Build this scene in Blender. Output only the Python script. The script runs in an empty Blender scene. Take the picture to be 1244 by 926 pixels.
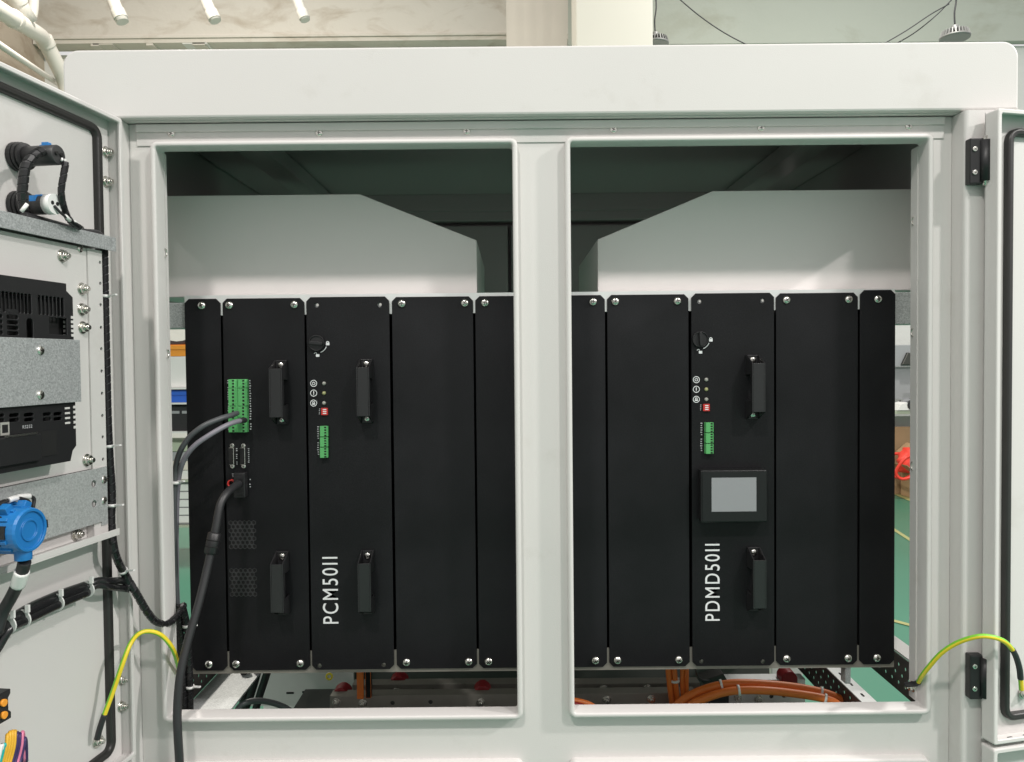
import bpy, bmesh, math, random
from mathutils import Vector, Matrix
random.seed(7)
S = bpy.context.scene
C = S.collection
R_ = math.radians

# ------------------------------------------------------------------ camera, world, lamps, exposure
CAM = Vector((0, 0, 1.5)); FPX = 940.0; PITCH = R_(1.5); ROLL = R_(0.55)
_F = Vector((0, math.cos(PITCH), -math.sin(PITCH)))
_U0 = Vector((0, math.sin(PITCH), math.cos(PITCH)))
_X0 = Vector((1, 0, 0))
_R = _X0 * math.cos(ROLL) - _U0 * math.sin(ROLL)
_U = _U0 * math.cos(ROLL) + _X0 * math.sin(ROLL)
cd = bpy.data.cameras.new('camera'); cam = bpy.data.objects.new('camera', cd); C.objects.link(cam)
cd.sensor_width = 36; cd.lens = 36 * FPX / 1244; cd.clip_start = 0.02; cd.clip_end = 200
cam.matrix_world = Matrix(((_R.x, _U.x, -_F.x, CAM.x), (_R.y, _U.y, -_F.y, CAM.y), (_R.z, _U.z, -_F.z, CAM.z), (0, 0, 0, 1)))
S.camera = cam
w = bpy.data.worlds.new('World'); S.world = w; w.use_nodes = True
w.node_tree.nodes['Background'].inputs[0].default_value = (1.0, 0.985, 0.972, 1)
w.node_tree.nodes['Background'].inputs[1].default_value = 0.76

def area(name, loc, power, size, col=(1, .97, .93), target=None):
    l = bpy.data.lights.new(name, 'AREA'); l.shape = 'DISK'; l.size = size; l.energy = power; l.color = col
    o = bpy.data.objects.new(name, l); C.objects.link(o); o.location = loc
    if target is not None:
        o.rotation_euler = (Vector(target) - Vector(loc)).to_track_quat('-Z', 'Y').to_euler()
    return o
# the hall's high-bay lamps (hang at 4.85 m): two in front of the cabinet; fill lamps added after them
area('hall_and_fill_lamp', (-0.85, -1.5, 4.85), 120, 0.34, (1, .95, .9))
area('hall_and_fill_lamp', (2.35, -1.5, 4.85), 145, 0.34, (1, .96, .93))
area('hall_and_fill_lamp', (5.6, -0.55, 4.85), 500, 0.34, (1, .96, .93))  # added far right to brighten the open left door
area('hall_and_fill_lamp', (-4.0, -1.5, 4.85), 30, 0.34, (1, .96, .93))  # added on the left for even fill
area('hall_and_fill_lamp', (-3.0, 6.2, 7.0), 330, 0.4, (1, .93, .84))  # added and set high, out of view, to light the back wall
area('hall_and_fill_lamp', (3.6, 6.2, 7.0), 280, 0.4, (1, .97, .92))  # added likewise for the right part of the back wall
S.view_settings.view_transform = 'Standard'; S.view_settings.look = 'None'
S.view_settings.exposure = -0.07; S.view_settings.gamma = 1.0
S.render.engine = 'CYCLES'

def ray(px, py):
    return _F * FPX + _R * (px - 622) + _U * (463 - py)
def at(px, py, Y):                       # point at depth Y seen at a pixel of the photograph
    d = ray(px, py); return CAM + d * (Y / d.y)
def xz(px, py, Y):
    p = at(px, py, Y); return p.x, p.z

# ------------------------------------------------------------------ materials
def mat(name, col, rough=.5, metal=0., bump=0., bscale=400., var=0., vscale=8., spec=.5, coat=0., trans=0.):
    m = bpy.data.materials.new(name); m.use_nodes = True
    nt = m.node_tree; N = nt.nodes; L = nt.links; b = N['Principled BSDF']
    b.inputs['Base Color'].default_value = (*col, 1); b.inputs['Roughness'].default_value = rough
    b.inputs['Metallic'].default_value = metal; b.inputs['Specular IOR Level'].default_value = spec
    b.inputs['Coat Weight'].default_value = coat
    b.inputs['Transmission Weight'].default_value = trans
    tc = None
    if var or bump:
        tc = N.new('ShaderNodeTexCoord')
    if var:
        n = N.new('ShaderNodeTexNoise'); n.inputs['Scale'].default_value = vscale; n.inputs['Detail'].default_value = 5
        L.new(tc.outputs['Object'], n.inputs['Vector'])
        mx = N.new('ShaderNodeMix'); mx.data_type = 'RGBA'
        mx.inputs[6].default_value = (*[c * (1 - var) for c in col], 1); mx.inputs[7].default_value = (*[min(1, c * (1 + var)) for c in col], 1)
        L.new(n.outputs['Fac'], mx.inputs[0]); L.new(mx.outputs[2], b.inputs['Base Color'])
        mr = N.new('ShaderNodeMapRange'); mr.inputs[3].default_value = max(.02, rough - .08); mr.inputs[4].default_value = min(1, rough + .08)
        L.new(n.outputs['Fac'], mr.inputs[0]); L.new(mr.outputs[0], b.inputs['Roughness'])
    if bump:
        n2 = N.new('ShaderNodeTexNoise'); n2.inputs['Scale'].default_value = bscale; n2.inputs['Detail'].default_value = 3
        L.new(tc.outputs['Object'], n2.inputs['Vector'])
        bp = N.new('ShaderNodeBump'); bp.inputs['Strength'].default_value = bump; bp.inputs['Distance'].default_value = .001
        L.new(n2.outputs['Fac'], bp.inputs['Height']); L.new(bp.outputs[0], b.inputs['Normal'])
    return m

def galv(name, lo, hi, scale=260., rough=.5, metal=.55):
    m = bpy.data.materials.new(name); m.use_nodes = True
    nt = m.node_tree; N = nt.nodes; L = nt.links; b = N['Principled BSDF']
    tc = N.new('ShaderNodeTexCoord'); v = N.new('ShaderNodeTexVoronoi'); v.inputs['Scale'].default_value = scale
    n = N.new('ShaderNodeTexNoise'); n.inputs['Scale'].default_value = scale * .6; n.inputs['Detail'].default_value = 4
    L.new(tc.outputs['Object'], v.inputs['Vector']); L.new(tc.outputs['Object'], n.inputs['Vector'])
    sx = N.new('ShaderNodeSeparateColor'); L.new(v.outputs['Color'], sx.inputs[0])
    ad = N.new('ShaderNodeMath'); ad.operation = 'MULTIPLY_ADD'; ad.inputs[1].default_value = .55
    L.new(sx.outputs[0], ad.inputs[0]); L.new(n.outputs['Fac'], ad.inputs[2])
    mr = N.new('ShaderNodeMapRange'); mr.inputs[1].default_value = .35; mr.inputs[2].default_value = 1.1
    L.new(ad.outputs[0], mr.inputs[0])
    mx = N.new('ShaderNodeMix'); mx.data_type = 'RGBA'; mx.inputs[6].default_value = (*lo, 1); mx.inputs[7].default_value = (*hi, 1)
    L.new(mr.outputs[0], mx.inputs[0]); L.new(mx.outputs[2], b.inputs['Base Color'])
    b.inputs['Metallic'].default_value = metal; b.inputs['Roughness'].default_value = rough
    return m

def stained(name, col, dirt, scale=.9, lo=.52, hi=.72, rough=.8):
    m = bpy.data.materials.new(name); m.use_nodes = True
    nt = m.node_tree; N = nt.nodes; L = nt.links; b = N['Principled BSDF']
    tc = N.new('ShaderNodeTexCoord'); n = N.new('ShaderNodeTexNoise'); n.inputs['Scale'].default_value = scale
    n.inputs['Detail'].default_value = 9; n.inputs['Roughness'].default_value = .62; n.inputs['Distortion'].default_value = .6
    mp = N.new('ShaderNodeMapping'); mp.inputs['Scale'].default_value = (1, 1, 2.2)
    L.new(tc.outputs['Object'], mp.inputs[0]); L.new(mp.outputs[0], n.inputs['Vector'])
    mr = N.new('ShaderNodeMapRange'); mr.inputs[1].default_value = lo; mr.inputs[2].default_value = hi
    L.new(n.outputs['Fac'], mr.inputs[0])
    mx = N.new('ShaderNodeMix'); mx.data_type = 'RGBA'; mx.inputs[6].default_value = (*col, 1); mx.inputs[7].default_value = (*dirt, 1)
    L.new(mr.outputs[0], mx.inputs[0]); L.new(mx.outputs[2], b.inputs['Base Color'])
    b.inputs['Roughness'].default_value = rough
    bp = N.new('ShaderNodeBump'); bp.inputs['Strength'].default_value = .4; bp.inputs['Distance'].default_value = .02
    n2 = N.new('ShaderNodeTexNoise'); n2.inputs['Scale'].default_value = 6; n2.inputs['Detail'].default_value = 6
    L.new(tc.outputs['Object'], n2.inputs['Vector']); L.new(n2.outputs['Fac'], bp.inputs['Height']); L.new(bp.outputs[0], b.inputs['Normal'])
    return m

def blackcoat(name):
    m = bpy.data.materials.new(name); m.use_nodes = True
    nt = m.node_tree; N = nt.nodes; L = nt.links; b = N['Principled BSDF']
    tc = N.new('ShaderNodeTexCoord')
    def noise(sc, det):
        n = N.new('ShaderNodeTexNoise'); n.inputs['Scale'].default_value = sc; n.inputs['Detail'].default_value = det
        L.new(tc.outputs['Object'], n.inputs['Vector']); return n
    def rng(src, a, b_, c, d):
        r = N.new('ShaderNodeMapRange'); r.inputs[1].default_value = a; r.inputs[2].default_value = b_; r.inputs[3].default_value = c; r.inputs[4].default_value = d
        L.new(src, r.inputs[0]); return r.outputs[0]
    smud = noise(5.5, 6); grain = noise(620, 2); dust = noise(210, 1)
    oi = N.new('ShaderNodeObjectInfo'); v0 = rng(oi.outputs['Random'], 0, 1, .82, 1.22); v1 = rng(smud.outputs['Fac'], .35, .7, .75, 1.5); v2 = rng(grain.outputs['Fac'], .3, .7, .6, 1.5); v3 = rng(dust.outputs['Fac'], .80, .84, 0, .02)
    mu = N.new('ShaderNodeMath'); mu.operation = 'MULTIPLY'; L.new(v1, mu.inputs[0]); L.new(v2, mu.inputs[1])
    m0 = N.new('ShaderNodeMath'); m0.operation = 'MULTIPLY'; L.new(mu.outputs[0], m0.inputs[0]); L.new(v0, m0.inputs[1]); mu = m0
    ml = N.new('ShaderNodeMath'); ml.operation = 'MULTIPLY_ADD'; ml.inputs[1].default_value = .0080; L.new(mu.outputs[0], ml.inputs[0]); L.new(v3, ml.inputs[2])
    cc = N.new('ShaderNodeCombineColor'); L.new(ml.outputs[0], cc.inputs[0]); L.new(ml.outputs[0], cc.inputs[1])
    bl = N.new('ShaderNodeMath'); bl.operation = 'MULTIPLY'; bl.inputs[1].default_value = 1.15; L.new(ml.outputs[0], bl.inputs[0]); L.new(bl.outputs[0], cc.inputs[2])
    L.new(cc.outputs[0], b.inputs['Base Color'])
    L.new(rng(smud.outputs['Fac'], .3, .7, .40, .54), b.inputs['Roughness'])
    b.inputs['Specular IOR Level'].default_value = .23
    bp = N.new('ShaderNodeBump'); bp.inputs['Strength'].default_value = .3; bp.inputs['Distance'].default_value = .0006
    L.new(grain.outputs['Fac'], bp.inputs['Height']); L.new(bp.outputs[0], b.inputs['Normal'])
    return m

def coat(name, col):
    m = mat(name, col, .40, bump=.2, bscale=600, var=.04, vscale=2.2)
    nt = m.node_tree; N = nt.nodes; L = nt.links; b = N['Principled BSDF']
    src = b.inputs['Base Color'].links[0].from_socket
    tc = N.new('ShaderNodeTexCoord'); n = N.new('ShaderNodeTexNoise'); n.inputs['Scale'].default_value = 7; n.inputs['Detail'].default_value = 9; n.inputs['Roughness'].default_value = .7
    L.new(tc.outputs['Object'], n.inputs['Vector'])
    r = N.new('ShaderNodeMapRange'); r.inputs[1].default_value = .58; r.inputs[2].default_value = .80; r.inputs[3].default_value = 0; r.inputs[4].default_value = .32
    L.new(n.outputs['Fac'], r.inputs[0])
    mx = N.new('ShaderNodeMix'); mx.data_type = 'RGBA'; mx.inputs[7].default_value = (.40, .37, .32, 1)
    L.new(r.outputs[0], mx.inputs[0]); L.new(src, mx.inputs[6]); L.new(mx.outputs[2], b.inputs['Base Color'])
    return m

M = dict(
    paint=coat('light_grey_powder_coat', (.616, .598, .580)),
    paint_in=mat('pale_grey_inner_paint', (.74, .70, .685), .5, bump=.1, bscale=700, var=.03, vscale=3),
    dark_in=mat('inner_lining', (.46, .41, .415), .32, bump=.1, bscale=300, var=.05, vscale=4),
    dark_box=mat('dark_steel', (.09, .09, .085), .5, .3, var=.2, vscale=12),
    black=blackcoat('black_powder_coat'),
    ventm=mat('vent_rim_black', (.026, .026, .028), .45),
    gripm=mat('grip_plastic', (.017, .017, .018), .36, bump=.15, bscale=1200),
    barrel=mat('grey_black_plastic', (.035, .035, .036), .45, bump=.1, bscale=900),
    blackp=mat('black_plastic', (.013, .013, .014), .42, bump=.15, bscale=1200),
    blackg=mat('black_gloss_sleeve', (.012, .012, .013), .26, var=.1),
    hole=mat('deep_black', (.003, .003, .003), .8),
    rubber=mat('rubber_gasket', (.022, .021, .02), .42, bump=.2, bscale=300, var=.2, vscale=20),
    cable=mat('black_cable_jacket', (.022, .022, .024), .45, bump=.15, bscale=500),
    greycable=mat('grey_cable_jacket', (.19, .18, .21), .45, bump=.1, bscale=500),
    slate=mat('slate_cable_jacket', (.07, .075, .08), .45, bump=.1, bscale=500),
    steel=mat('zinc_plated_steel', (.72, .71, .66), .24, 1., bump=.05, bscale=500),
    steeld=mat('shaded_recess_steel', (.10, .10, .09), .4, 1.),
    galv=galv('galvanised_sheet', (.33, .345, .35), (.60, .615, .62), 620),
    galvl=galv('bright_galvanised_sheet', (.45, .47, .465), (.66, .68, .675), 480),
    alu=mat('brushed_aluminium', (.80, .81, .80), .42, .35, var=.05, vscale=40),
    alud=mat('dull_aluminium', (.30, .285, .25), .5, .5, var=.15, vscale=30),
    perf=mat('brown_black_perforated_steel', (.055, .042, .04), .5, .2, var=.2, vscale=20),
    white=mat('white_print', (.78, .79, .80), .5),
    print=mat('small_grey_print', (.40, .41, .42), .5),
    wplast=mat('white_nylon', (.76, .76, .74), .45),
    green=mat('green_terminal_plastic', (.10, .40, .13), .42, var=.06, vscale=60),
    red=mat('red_plastic', (.55, .03, .025), .4),
    redcap=mat('deep_red_cap', (.24, .008, .012), .45),
    blue=mat('blue_plastic', (.016, .17, .46), .36, bump=.08, bscale=300, var=.05),
    orange=mat('orange_cable_jacket', (.72, .17, .025), .45, var=.08, vscale=30),
    orangep=mat('orange_plastic', (.85, .33, .03), .45),
    yellow=mat('earth_yellow', (.80, .62, .03), .4),
    egreen=mat('earth_green', (.20, .55, .04), .4),
    led=mat('clear_led_lens', (.34, .34, .31), .25),
    ledy=mat('yellowish_led_lens', (.36, .36, .17), .25),
    screen=mat('grey_screen', (.29, .295, .31), .22, coat=.3),
    glossb=mat('black_glossy_bezel', (.012, .0125, .013), .33, spec=.35),
    brass=mat('tarnished_brass', (.45, .30, .16), .35, 1.),
    floor=mat('green_epoxy_floor', (.042, .172, .110), .32, var=.12, vscale=.7, bump=.05, bscale=30),
    linep=mat('yellow_floor_paint', (.30, .30, .12), .6, var=.2, vscale=12),
    wall=stained('aged_plaster', (.64, .605, .54), (.40, .335, .255), 1.5, .50, .78),
    wallw=stained('white_plaster', (.74, .74, .71), (.60, .58, .53), .5, .6, .85),
    ceil=stained('greenish_plaster', (.50, .525, .46), (.36, .36, .28), .7, .55, .8),
    wallb=stained('brown_stained_plaster', (.47, .40, .32), (.26, .19, .13), 1.3, .45, .7),
    pvc=mat('white_pvc', (.70, .68, .63), .4, var=.06, vscale=3),
    column=mat('cream_paint', (.70, .675, .60), .6, var=.03, vscale=2),
    pinkc=mat('pinkish_cream_paint', (.70, .645, .575), .7, var=.08, vscale=2),
    card=mat('cardboard', (.42, .27, .15), .8, var=.12, vscale=5),
    bench=mat('pale_green_bench_top', (.42, .47, .36), .5),
    greyp=mat('grey_plastic', (.33, .34, .35), .5),
    bluec=mat('blue_crate_plastic', (.02, .13, .62), .4),
    bag=mat('red_film', (.80, .05, .03), .4),
    lampg=mat('lamp_cast_grey', (.28, .28, .27), .5, .4),
    pink=mat('pink_insulation', (.75, .22, .36), .45), purple=mat('violet_insulation', (.05, .03, .12), .45), teal=mat('teal_insulation', (.02, .42, .38), .45),
    amber=mat('amber_insulation', (.80, .45, .04), .45),
)

# ------------------------------------------------------------------ mesh helpers
class MB:
    def __init__(s): s.v = []; s.f = []; s.m = []; s.sm = []
    def add(s, vs, fs, mi=0, smooth=False):
        o = len(s.v); s.v += [tuple(v) for v in vs]; s.f += [tuple(i + o for i in f) for f in fs]
        s.m += [mi] * len(fs); s.sm += [smooth] * len(fs); return s
    def box(s, x0, x1, y0, y1, z0, z1, mi=0):
        vs = [(x0, y0, z0), (x1, y0, z0), (x1, y1, z0), (x0, y1, z0), (x0, y0, z1), (x1, y0, z1), (x1, y1, z1), (x0, y1, z1)]
        return s.add(vs, [(0, 3, 2, 1), (4, 5, 6, 7), (0, 1, 5, 4), (1, 2, 6, 5), (2, 3, 7, 6), (3, 0, 4, 7)], mi)
    def prism(s, pts, axis, a0, a1, mi=0):          # polygon extruded along x / y / z
        def P(p, a): return {'x': (a, p[0], p[1]), 'y': (p[0], a, p[1]), 'z': (p[0], p[1], a)}[axis]
        n = len(pts); vs = [P(p, a0) for p in pts] + [P(p, a1) for p in pts]
        fs = [tuple(range(n))[::-1], tuple(range(n, 2 * n))] + [(i, (i + 1) % n, n + (i + 1) % n, n + i) for i in range(n)]
        return s.add(vs, fs, mi)
    def tube(s, pts, r, n=10, mi=0, caps=True, stripe=None):
        pts = [Vector(p) for p in pts]; rs = r if isinstance(r, (list, tuple)) else [r] * len(pts)
        T = [(pts[min(i + 1, len(pts) - 1)] - pts[max(i - 1, 0)]).normalized() for i in range(len(pts))]
        ref = Vector((0, 0, 1)) if abs(T[0].z) < .9 else Vector((1, 0, 0)); nrm = T[0].cross(ref).normalized()
        o = len(s.v); s.frames = []
        for i, p in enumerate(pts):
            nrm = (nrm - T[i] * nrm.dot(T[i])).normalized(); b = T[i].cross(nrm)
            s.frames.append((p, nrm.copy(), b))
            for k in range(n):
                a = 2 * math.pi * k / n; s.v.append(tuple(p + (nrm * math.cos(a) + b * math.sin(a)) * rs[i]))
        for i in range(len(pts) - 1):
            for k in range(n):
                k2 = (k + 1) % n
                s.f.append((o + i * n + k, o + i * n + k2, o + (i + 1) * n + k2, o + (i + 1) * n + k))
                s.m.append(stripe[k % len(stripe)] if stripe else mi); s.sm.append(True)
        if caps:
            s.f.append(tuple(o + k for k in range(n))[::-1]); s.m.append(mi); s.sm.append(False)
            e = o + (len(pts) - 1) * n
            s.f.append(tuple(e + k for k in range(n))); s.m.append(mi); s.sm.append(False)
        return s
    def cyl(s, p0, p1, r, n=16, mi=0, r1=None): return s.tube([p0, p1], [r, r if r1 is None else r1], n, mi)
    def loops(s, Ls, mi=0, smooth=False, closed=False, capa=False, capb=False):
        n = len(Ls[0]); o = len(s.v)
        for L in Ls: s.v += [tuple(p) for p in L]
        for i in range(len(Ls) - 1):
            for k in range(n):
                k2 = (k + 1) % n
                s.f.append((o + i * n + k, o + (i + 1) * n + k, o + (i + 1) * n + k2, o + i * n + k2)); s.m.append(mi); s.sm.append(smooth)
        if capa: s.f.append(tuple(o + k for k in range(n))); s.m.append(mi); s.sm.append(False)
        if capb: s.f.append(tuple(o + (len(Ls) - 1) * n + k for k in range(n))[::-1]); s.m.append(mi); s.sm.append(False)
        return s
    def mesh(s, name, mats, bevel=0., seg=2, ang=40):
        me = bpy.data.meshes.new(name); me.from_pydata(s.v, [], s.f)
        for mt in (mats if isinstance(mats, (list, tuple)) else [mats]): me.materials.append(M[mt])
        for p, mi, sm in zip(me.polygons, s.m, s.sm): p.material_index = mi; p.use_smooth = sm
        bm = bmesh.new(); bm.from_mesh(me); bmesh.ops.recalc_face_normals(bm, faces=bm.faces)
        if bevel:
            es = [e for e in bm.edges if len(e.link_faces) == 2 and e.calc_face_angle(0) > R_(ang) and not (e.link_faces[0].smooth and e.link_faces[1].smooth)]
            if es: bmesh.ops.bevel(bm, geom=es, offset=bevel, segments=seg, affect='EDGES', profile=.6, clamp_overlap=True)
        bm.to_mesh(me); bm.free(); return me
    def build(s, name, mats, parent=None, bevel=0., seg=2, ang=40):
        return link(name, s.mesh(name, mats, bevel, seg, ang), parent)

def link(name, me, parent=None, mw=None):
    o = bpy.data.objects.new(name, me); C.objects.link(o)
    if parent: o.parent = parent
    if mw is not None: o.matrix_local = mw
    return o
def tag(o, label, cat, group=None):
    o['label'] = label; o['category'] = cat
    if group: o['group'] = group
    return o
def struct(o): o['kind'] = 'structure'; return o
def thing(name, label, cat, loc=(0, 0, 0), group=None, mw=None):
    o = bpy.data.objects.new(name, None); C.objects.link(o); o.empty_display_size = .05
    if mw is not None: o.matrix_world = mw
    else: o.location = loc
    return tag(o, label, cat, group)
def rrect(x0, x1, z0, z1, r, n=6):
    pts = []
    for cx, cz, a0 in ((x1 - r, z1 - r, 0), (x0 + r, z1 - r, 90), (x0 + r, z0 + r, 180), (x1 - r, z0 + r, 270)):
        for i in range(n + 1):
            a = R_(a0 + 90 * i / n); pts.append((cx + r * math.cos(a), cz + r * math.sin(a)))
    return pts
def chamf(x0, x1, z0, z1, c):
    return [(x0 + c, z0), (x1 - c, z0), (x1, z0 + c), (x1, z1 - c), (x1 - c, z1), (x0 + c, z1), (x0, z1 - c), (x0, z0 + c)]
def circ(x, z, r, n=12): return [(x + r * math.cos(2 * math.pi * i / n), z + r * math.sin(2 * math.pi * i / n)) for i in range(n)]
def curve_mesh(cu):
    o = bpy.data.objects.new('tmp', cu); C.objects.link(o); dg = bpy.context.evaluated_depsgraph_get()
    me = bpy.data.meshes.new_from_object(o.evaluated_get(dg)); bpy.data.objects.remove(o); bpy.data.curves.remove(cu); return me
def plate(name, outer, holes, thick, fn, mt, parent=None, bevel=0.):
    """flat sheet with real holes; fn maps (a, b, c) with c in -thick/2..thick/2"""
    cu = bpy.data.curves.new('tmp', 'CURVE'); cu.dimensions = '2D'; cu.fill_mode = 'BOTH'; cu.extrude = max(thick / 2 - bevel, 1e-5)
    cu.bevel_depth = bevel; cu.bevel_resolution = 1; cu.offset = -bevel
    for lp in [outer] + list(holes):
        sp = cu.splines.new('POLY'); sp.points.add(len(lp) - 1); sp.use_cyclic_u = True
        for i, p in enumerate(lp): sp.points[i].co = (p[0], p[1], 0, 1)
    me = curve_mesh(cu); me.name = name
    for v in me.vertices: v.co = fn(*v.co)
    bm = bmesh.new(); bm.from_mesh(me); bmesh.ops.remove_doubles(bm, verts=bm.verts, dist=1e-5); bmesh.ops.recalc_face_normals(bm, faces=bm.faces); bm.to_mesh(me); bm.free()
    me.materials.clear(); me.materials.append(M[mt])
    for p in me.polygons: p.use_smooth = False; p.material_index = 0
    return link(name, me, parent)
def front(Y): return lambda a, b, c: (a, Y + c, b)          # sheet facing the viewer
def text_mesh(name, body, height, length, mt, thick=.0003):
    cu = bpy.data.curves.new('tmp', 'FONT'); cu.body = body; cu.size = 1; cu.extrude = .001
    cu.space_character = 1.20; cu.offset = .002
    me = curve_mesh(cu); me.name = name
    xs = [v.co.x for v in me.vertices]; ys = [v.co.y for v in me.vertices]
    sx = length / (max(xs) - min(xs)); sy = height / (max(ys) - min(ys)); x0 = min(xs); y0 = min(ys)
    for v in me.vertices: v.co = ((v.co.x - x0) * sx, (v.co.y - y0) * sy, v.co.z * thick / .002)
    me.materials.clear(); me.materials.append(M[mt]); return me
def spline(pts, n=10):
    P = [Vector(p) for p in pts]; out = []
    P = [P[0] * 2 - P[1]] + P + [P[-1] * 2 - P[-2]]
    for i in range(1, len(P) - 2):
        for k in range(n):
            t = k / n; a, b, c, d = P[i - 1], P[i], P[i + 1], P[i + 2]
            out.append(.5 * ((2 * b) + (-a + c) * t + (2 * a - 5 * b + 4 * c - d) * t * t + (-a + 3 * b - 3 * c + d) * t ** 3))
    out.append(P[-2]); return out
def resample(pts, step):
    out = [pts[0]]; acc = 0
    for a, b in zip(pts, pts[1:]):
        L = (b - a).length; pos = step - acc
        while pos <= L: out.append(a.lerp(b, pos / L)); pos += step
        acc = (acc + L) % step if L else acc
        acc = L - (pos - step)
    return out
def spiral(mb, pts, r, pitch=.011, mi=0, mcore=1):
    """spiral wrap: a core with an open helical band round it"""
    path = resample(pts, pitch / 8); mb.tube(path, r * .86, 8, mcore); fr = list(mb.frames)
    vs = []; fs = []
    for i, (p, n, b) in enumerate(fr):
        a = 2 * math.pi * i / 8; d = n * math.cos(a) + b * math.sin(a)
        t = (fr[min(i + 1, len(fr) - 1)][0] - fr[max(i - 1, 0)][0]).normalized()
        vs += [tuple(p + d * r - t * pitch * .40), tuple(p + d * r + t * pitch * .40), tuple(p + d * r * .84 - t * pitch * .43), tuple(p + d * r * .84 + t * pitch * .43)]
    for i in range(len(fr) - 1):
        o = i * 4; q = o + 4
        fs += [(o, q, q + 1, o + 1), (o + 2, o, q, q + 2), (o + 1, q + 1, q + 3, o + 3)]
    mb.add(vs, fs, mi, False); return mb
def dome_screw(r=.0075, h=.0045):
    mb = MB(); n = 18; prof = [(r * 1.0, 0), (r * 1.0, .0012), (r * .93, .0018), (r * .80, h * .72), (r * .5, h * .95), (r * .22, h)]
    mb.loops([[(a * math.cos(2 * math.pi * k / n), -b, a * math.sin(2 * math.pi * k / n)) for k in range(n)] for a, b in prof], 0, True, capb=True)
    q = r * .52; t = r * .10
    mb.box(-q, q, -h - .0002, -h * .8, -t, t, 1); mb.box(-t, t, -h - .0003, -h * .8, -q, q, 1)
    return mb.mesh('screw', ['steel', 'steeld'])
SCREW = dome_screw(); SCREW_S = dome_screw(.0060, .003); SCREW_T = dome_screw(.0040, .0022)
def hexnut(r=.0075, stud=.005):
    mb = MB(); n = 16
    mb.cyl((0, 0, 0), (0, -.0015, 0), r * 1.25, 18); mb.cyl((0, -.0015, 0), (0, -.0075, 0), r, 6); mb.cyl((0, -.0075, 0), (0, -.0075 - stud, 0), r * .5, 12, 0)
    return mb.mesh('nut', ['steel'], .0004, 1)
NUT = hexnut()
def screw(parent, x, y, z, me=None, name='screw', rz=0, spin=None):
    o = bpy.data.objects.new(name, me or SCREW); C.objects.link(o); o.parent = parent
    o.location = (x, y, z); o.rotation_euler = (0, random.uniform(0, 1.57) if spin is None else spin, rz); return o

# ================================================================== THE HALL (setting)
struct(MB().box(-14, 14, -8, 14, -.1, 0).build('floor', 'floor'))
YB = 10.2
def wallbox(name, a, mt): return struct(MB().box(*a).build(name, mt))
wallbox('back_wall', (-6.2, 12, YB, YB + .2, 0, 5.54), 'wallw')
# upper part of the back wall: a deeper plaster beam
xa = at(690, 20, YB - .25).x
wallbox('wall_beam', (-6.05, xa, YB - .25, YB - .001, 5.585, 7.4), 'wall')
wallbox('upper_wall', (xa + .003, 12, YB - .12, YB - .002, 5.56, 7.4), 'ceil')
wallbox('side_wall', (-6.4, -6.06, 2, YB + .3, 0, 7.4), 'wallb')
# broken plaster pieces hanging along the beam's lower edge
bw = bpy.data.objects['wall_beam']
for i in range(6):
    x = -5.9 + i * .42 + random.uniform(-.25, .25); l = random.uniform(.06, .5)
    MB().box(x, x + l, YB - .245, YB - .05, 5.585 - random.uniform(.012, .04), 5.5845).build('plaster_piece', random.choice(['wall', 'wallw']), bw)
MB().box(-6.0, xa, YB - .27, YB - .2505, 5.635, 5.68).build('ledge', 'wall', bw, .01)
# column and the cream panel beside it
YC = 8.0
x0, x1 = at(700, 20, YC).x, at(793, 20, YC).x
tag(MB().box(x0, x1, YC, YC + .6, 0, 7.2).build('column', 'column', None, .01), 'cream square column rising behind the cabinet roof', 'column')
x0, x1 = at(615, 20, 9.2).x, at(684, 20, 9.2).x
pn = MB()
vs = []; nn = 24
L0 = [(x0 + (x1 - x0) * i / nn, 9.2 +  .002 * math.sin(i * 1.1) + .001 * math.sin(i * 2.7), 0) for i in range(nn + 1)]
pn.add([(a, b, 3.5) for a, b, c in L0] + [(a + (.10 if i > 20 else 0), b, 7.2) for i, (a, b, c) in enumerate(L0)] + [(a, b + .02, 3.5) for a, b, c in L0] + [(a + (.10 if i > 20 else 0), b + .02, 7.2) for i, (a, b, c) in enumerate(L0)],
       [(i, i + 1, nn + 2 + i, nn + 1 + i) for i in range(nn)] + [(2 * nn + 2 + i + 1, 2 * nn + 2 + i, 3 * nn + 3 + i, 3 * nn + 4 + i) for i in range(nn)], 0, True)
tag(pn.build('curtain', 'pinkc'), 'pinkish cream hanging sheet left of the cream column', 'curtain')
# pvc pipes
def pipe(path, r, label, group='white drain pipes under the ceiling', collars=()):
    p = [at(*q) for q in path]; c = p[0].copy()
    t = thing('drain_pipe', label, 'pipe', c, group); loc = [q - c for q in p]
    sm = []
    for i, q in enumerate(loc):                      # rounded elbows
        if 0 < i < len(loc) - 1:
            a = (loc[i - 1] - q); b = (loc[i + 1] - q); ra = min(.14, a.length * .4); rb = min(.14, b.length * .4)
            A = q + a.normalized() * ra; B = q + b.normalized() * rb
            sm += [A.lerp(q, k / 4).lerp(q.lerp(B, k / 4), k / 4) for k in range(5)]
        else: sm.append(q)
    MB().tube(sm, r, 16).build('pipe', 'pvc', t)
    for (i, f) in collars:
        a, b = loc[i], loc[i + 1]; m = a.lerp(b, f); d = (b - a).normalized() * .05
        MB().cyl(m - d, m + d, r * 1.14, 16).build('collar', 'pvc', t, .006, 2)
pipe([(-40, -12, 6.5), (52, 45, 8.6), (80, 100, 9.0), (84, 130, 9.05)], .082, 'long white pipe running along the side wall, bent down at the roof corner', collars=((0, .55), (1, .1)))
pipe([(18, -45, 7.8), (16, -8, 7.8), (36, 26, 8.0)], .078, 'white pipe stub at the top left, left of a thin upright pipe', collars=((1, .2),))
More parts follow.
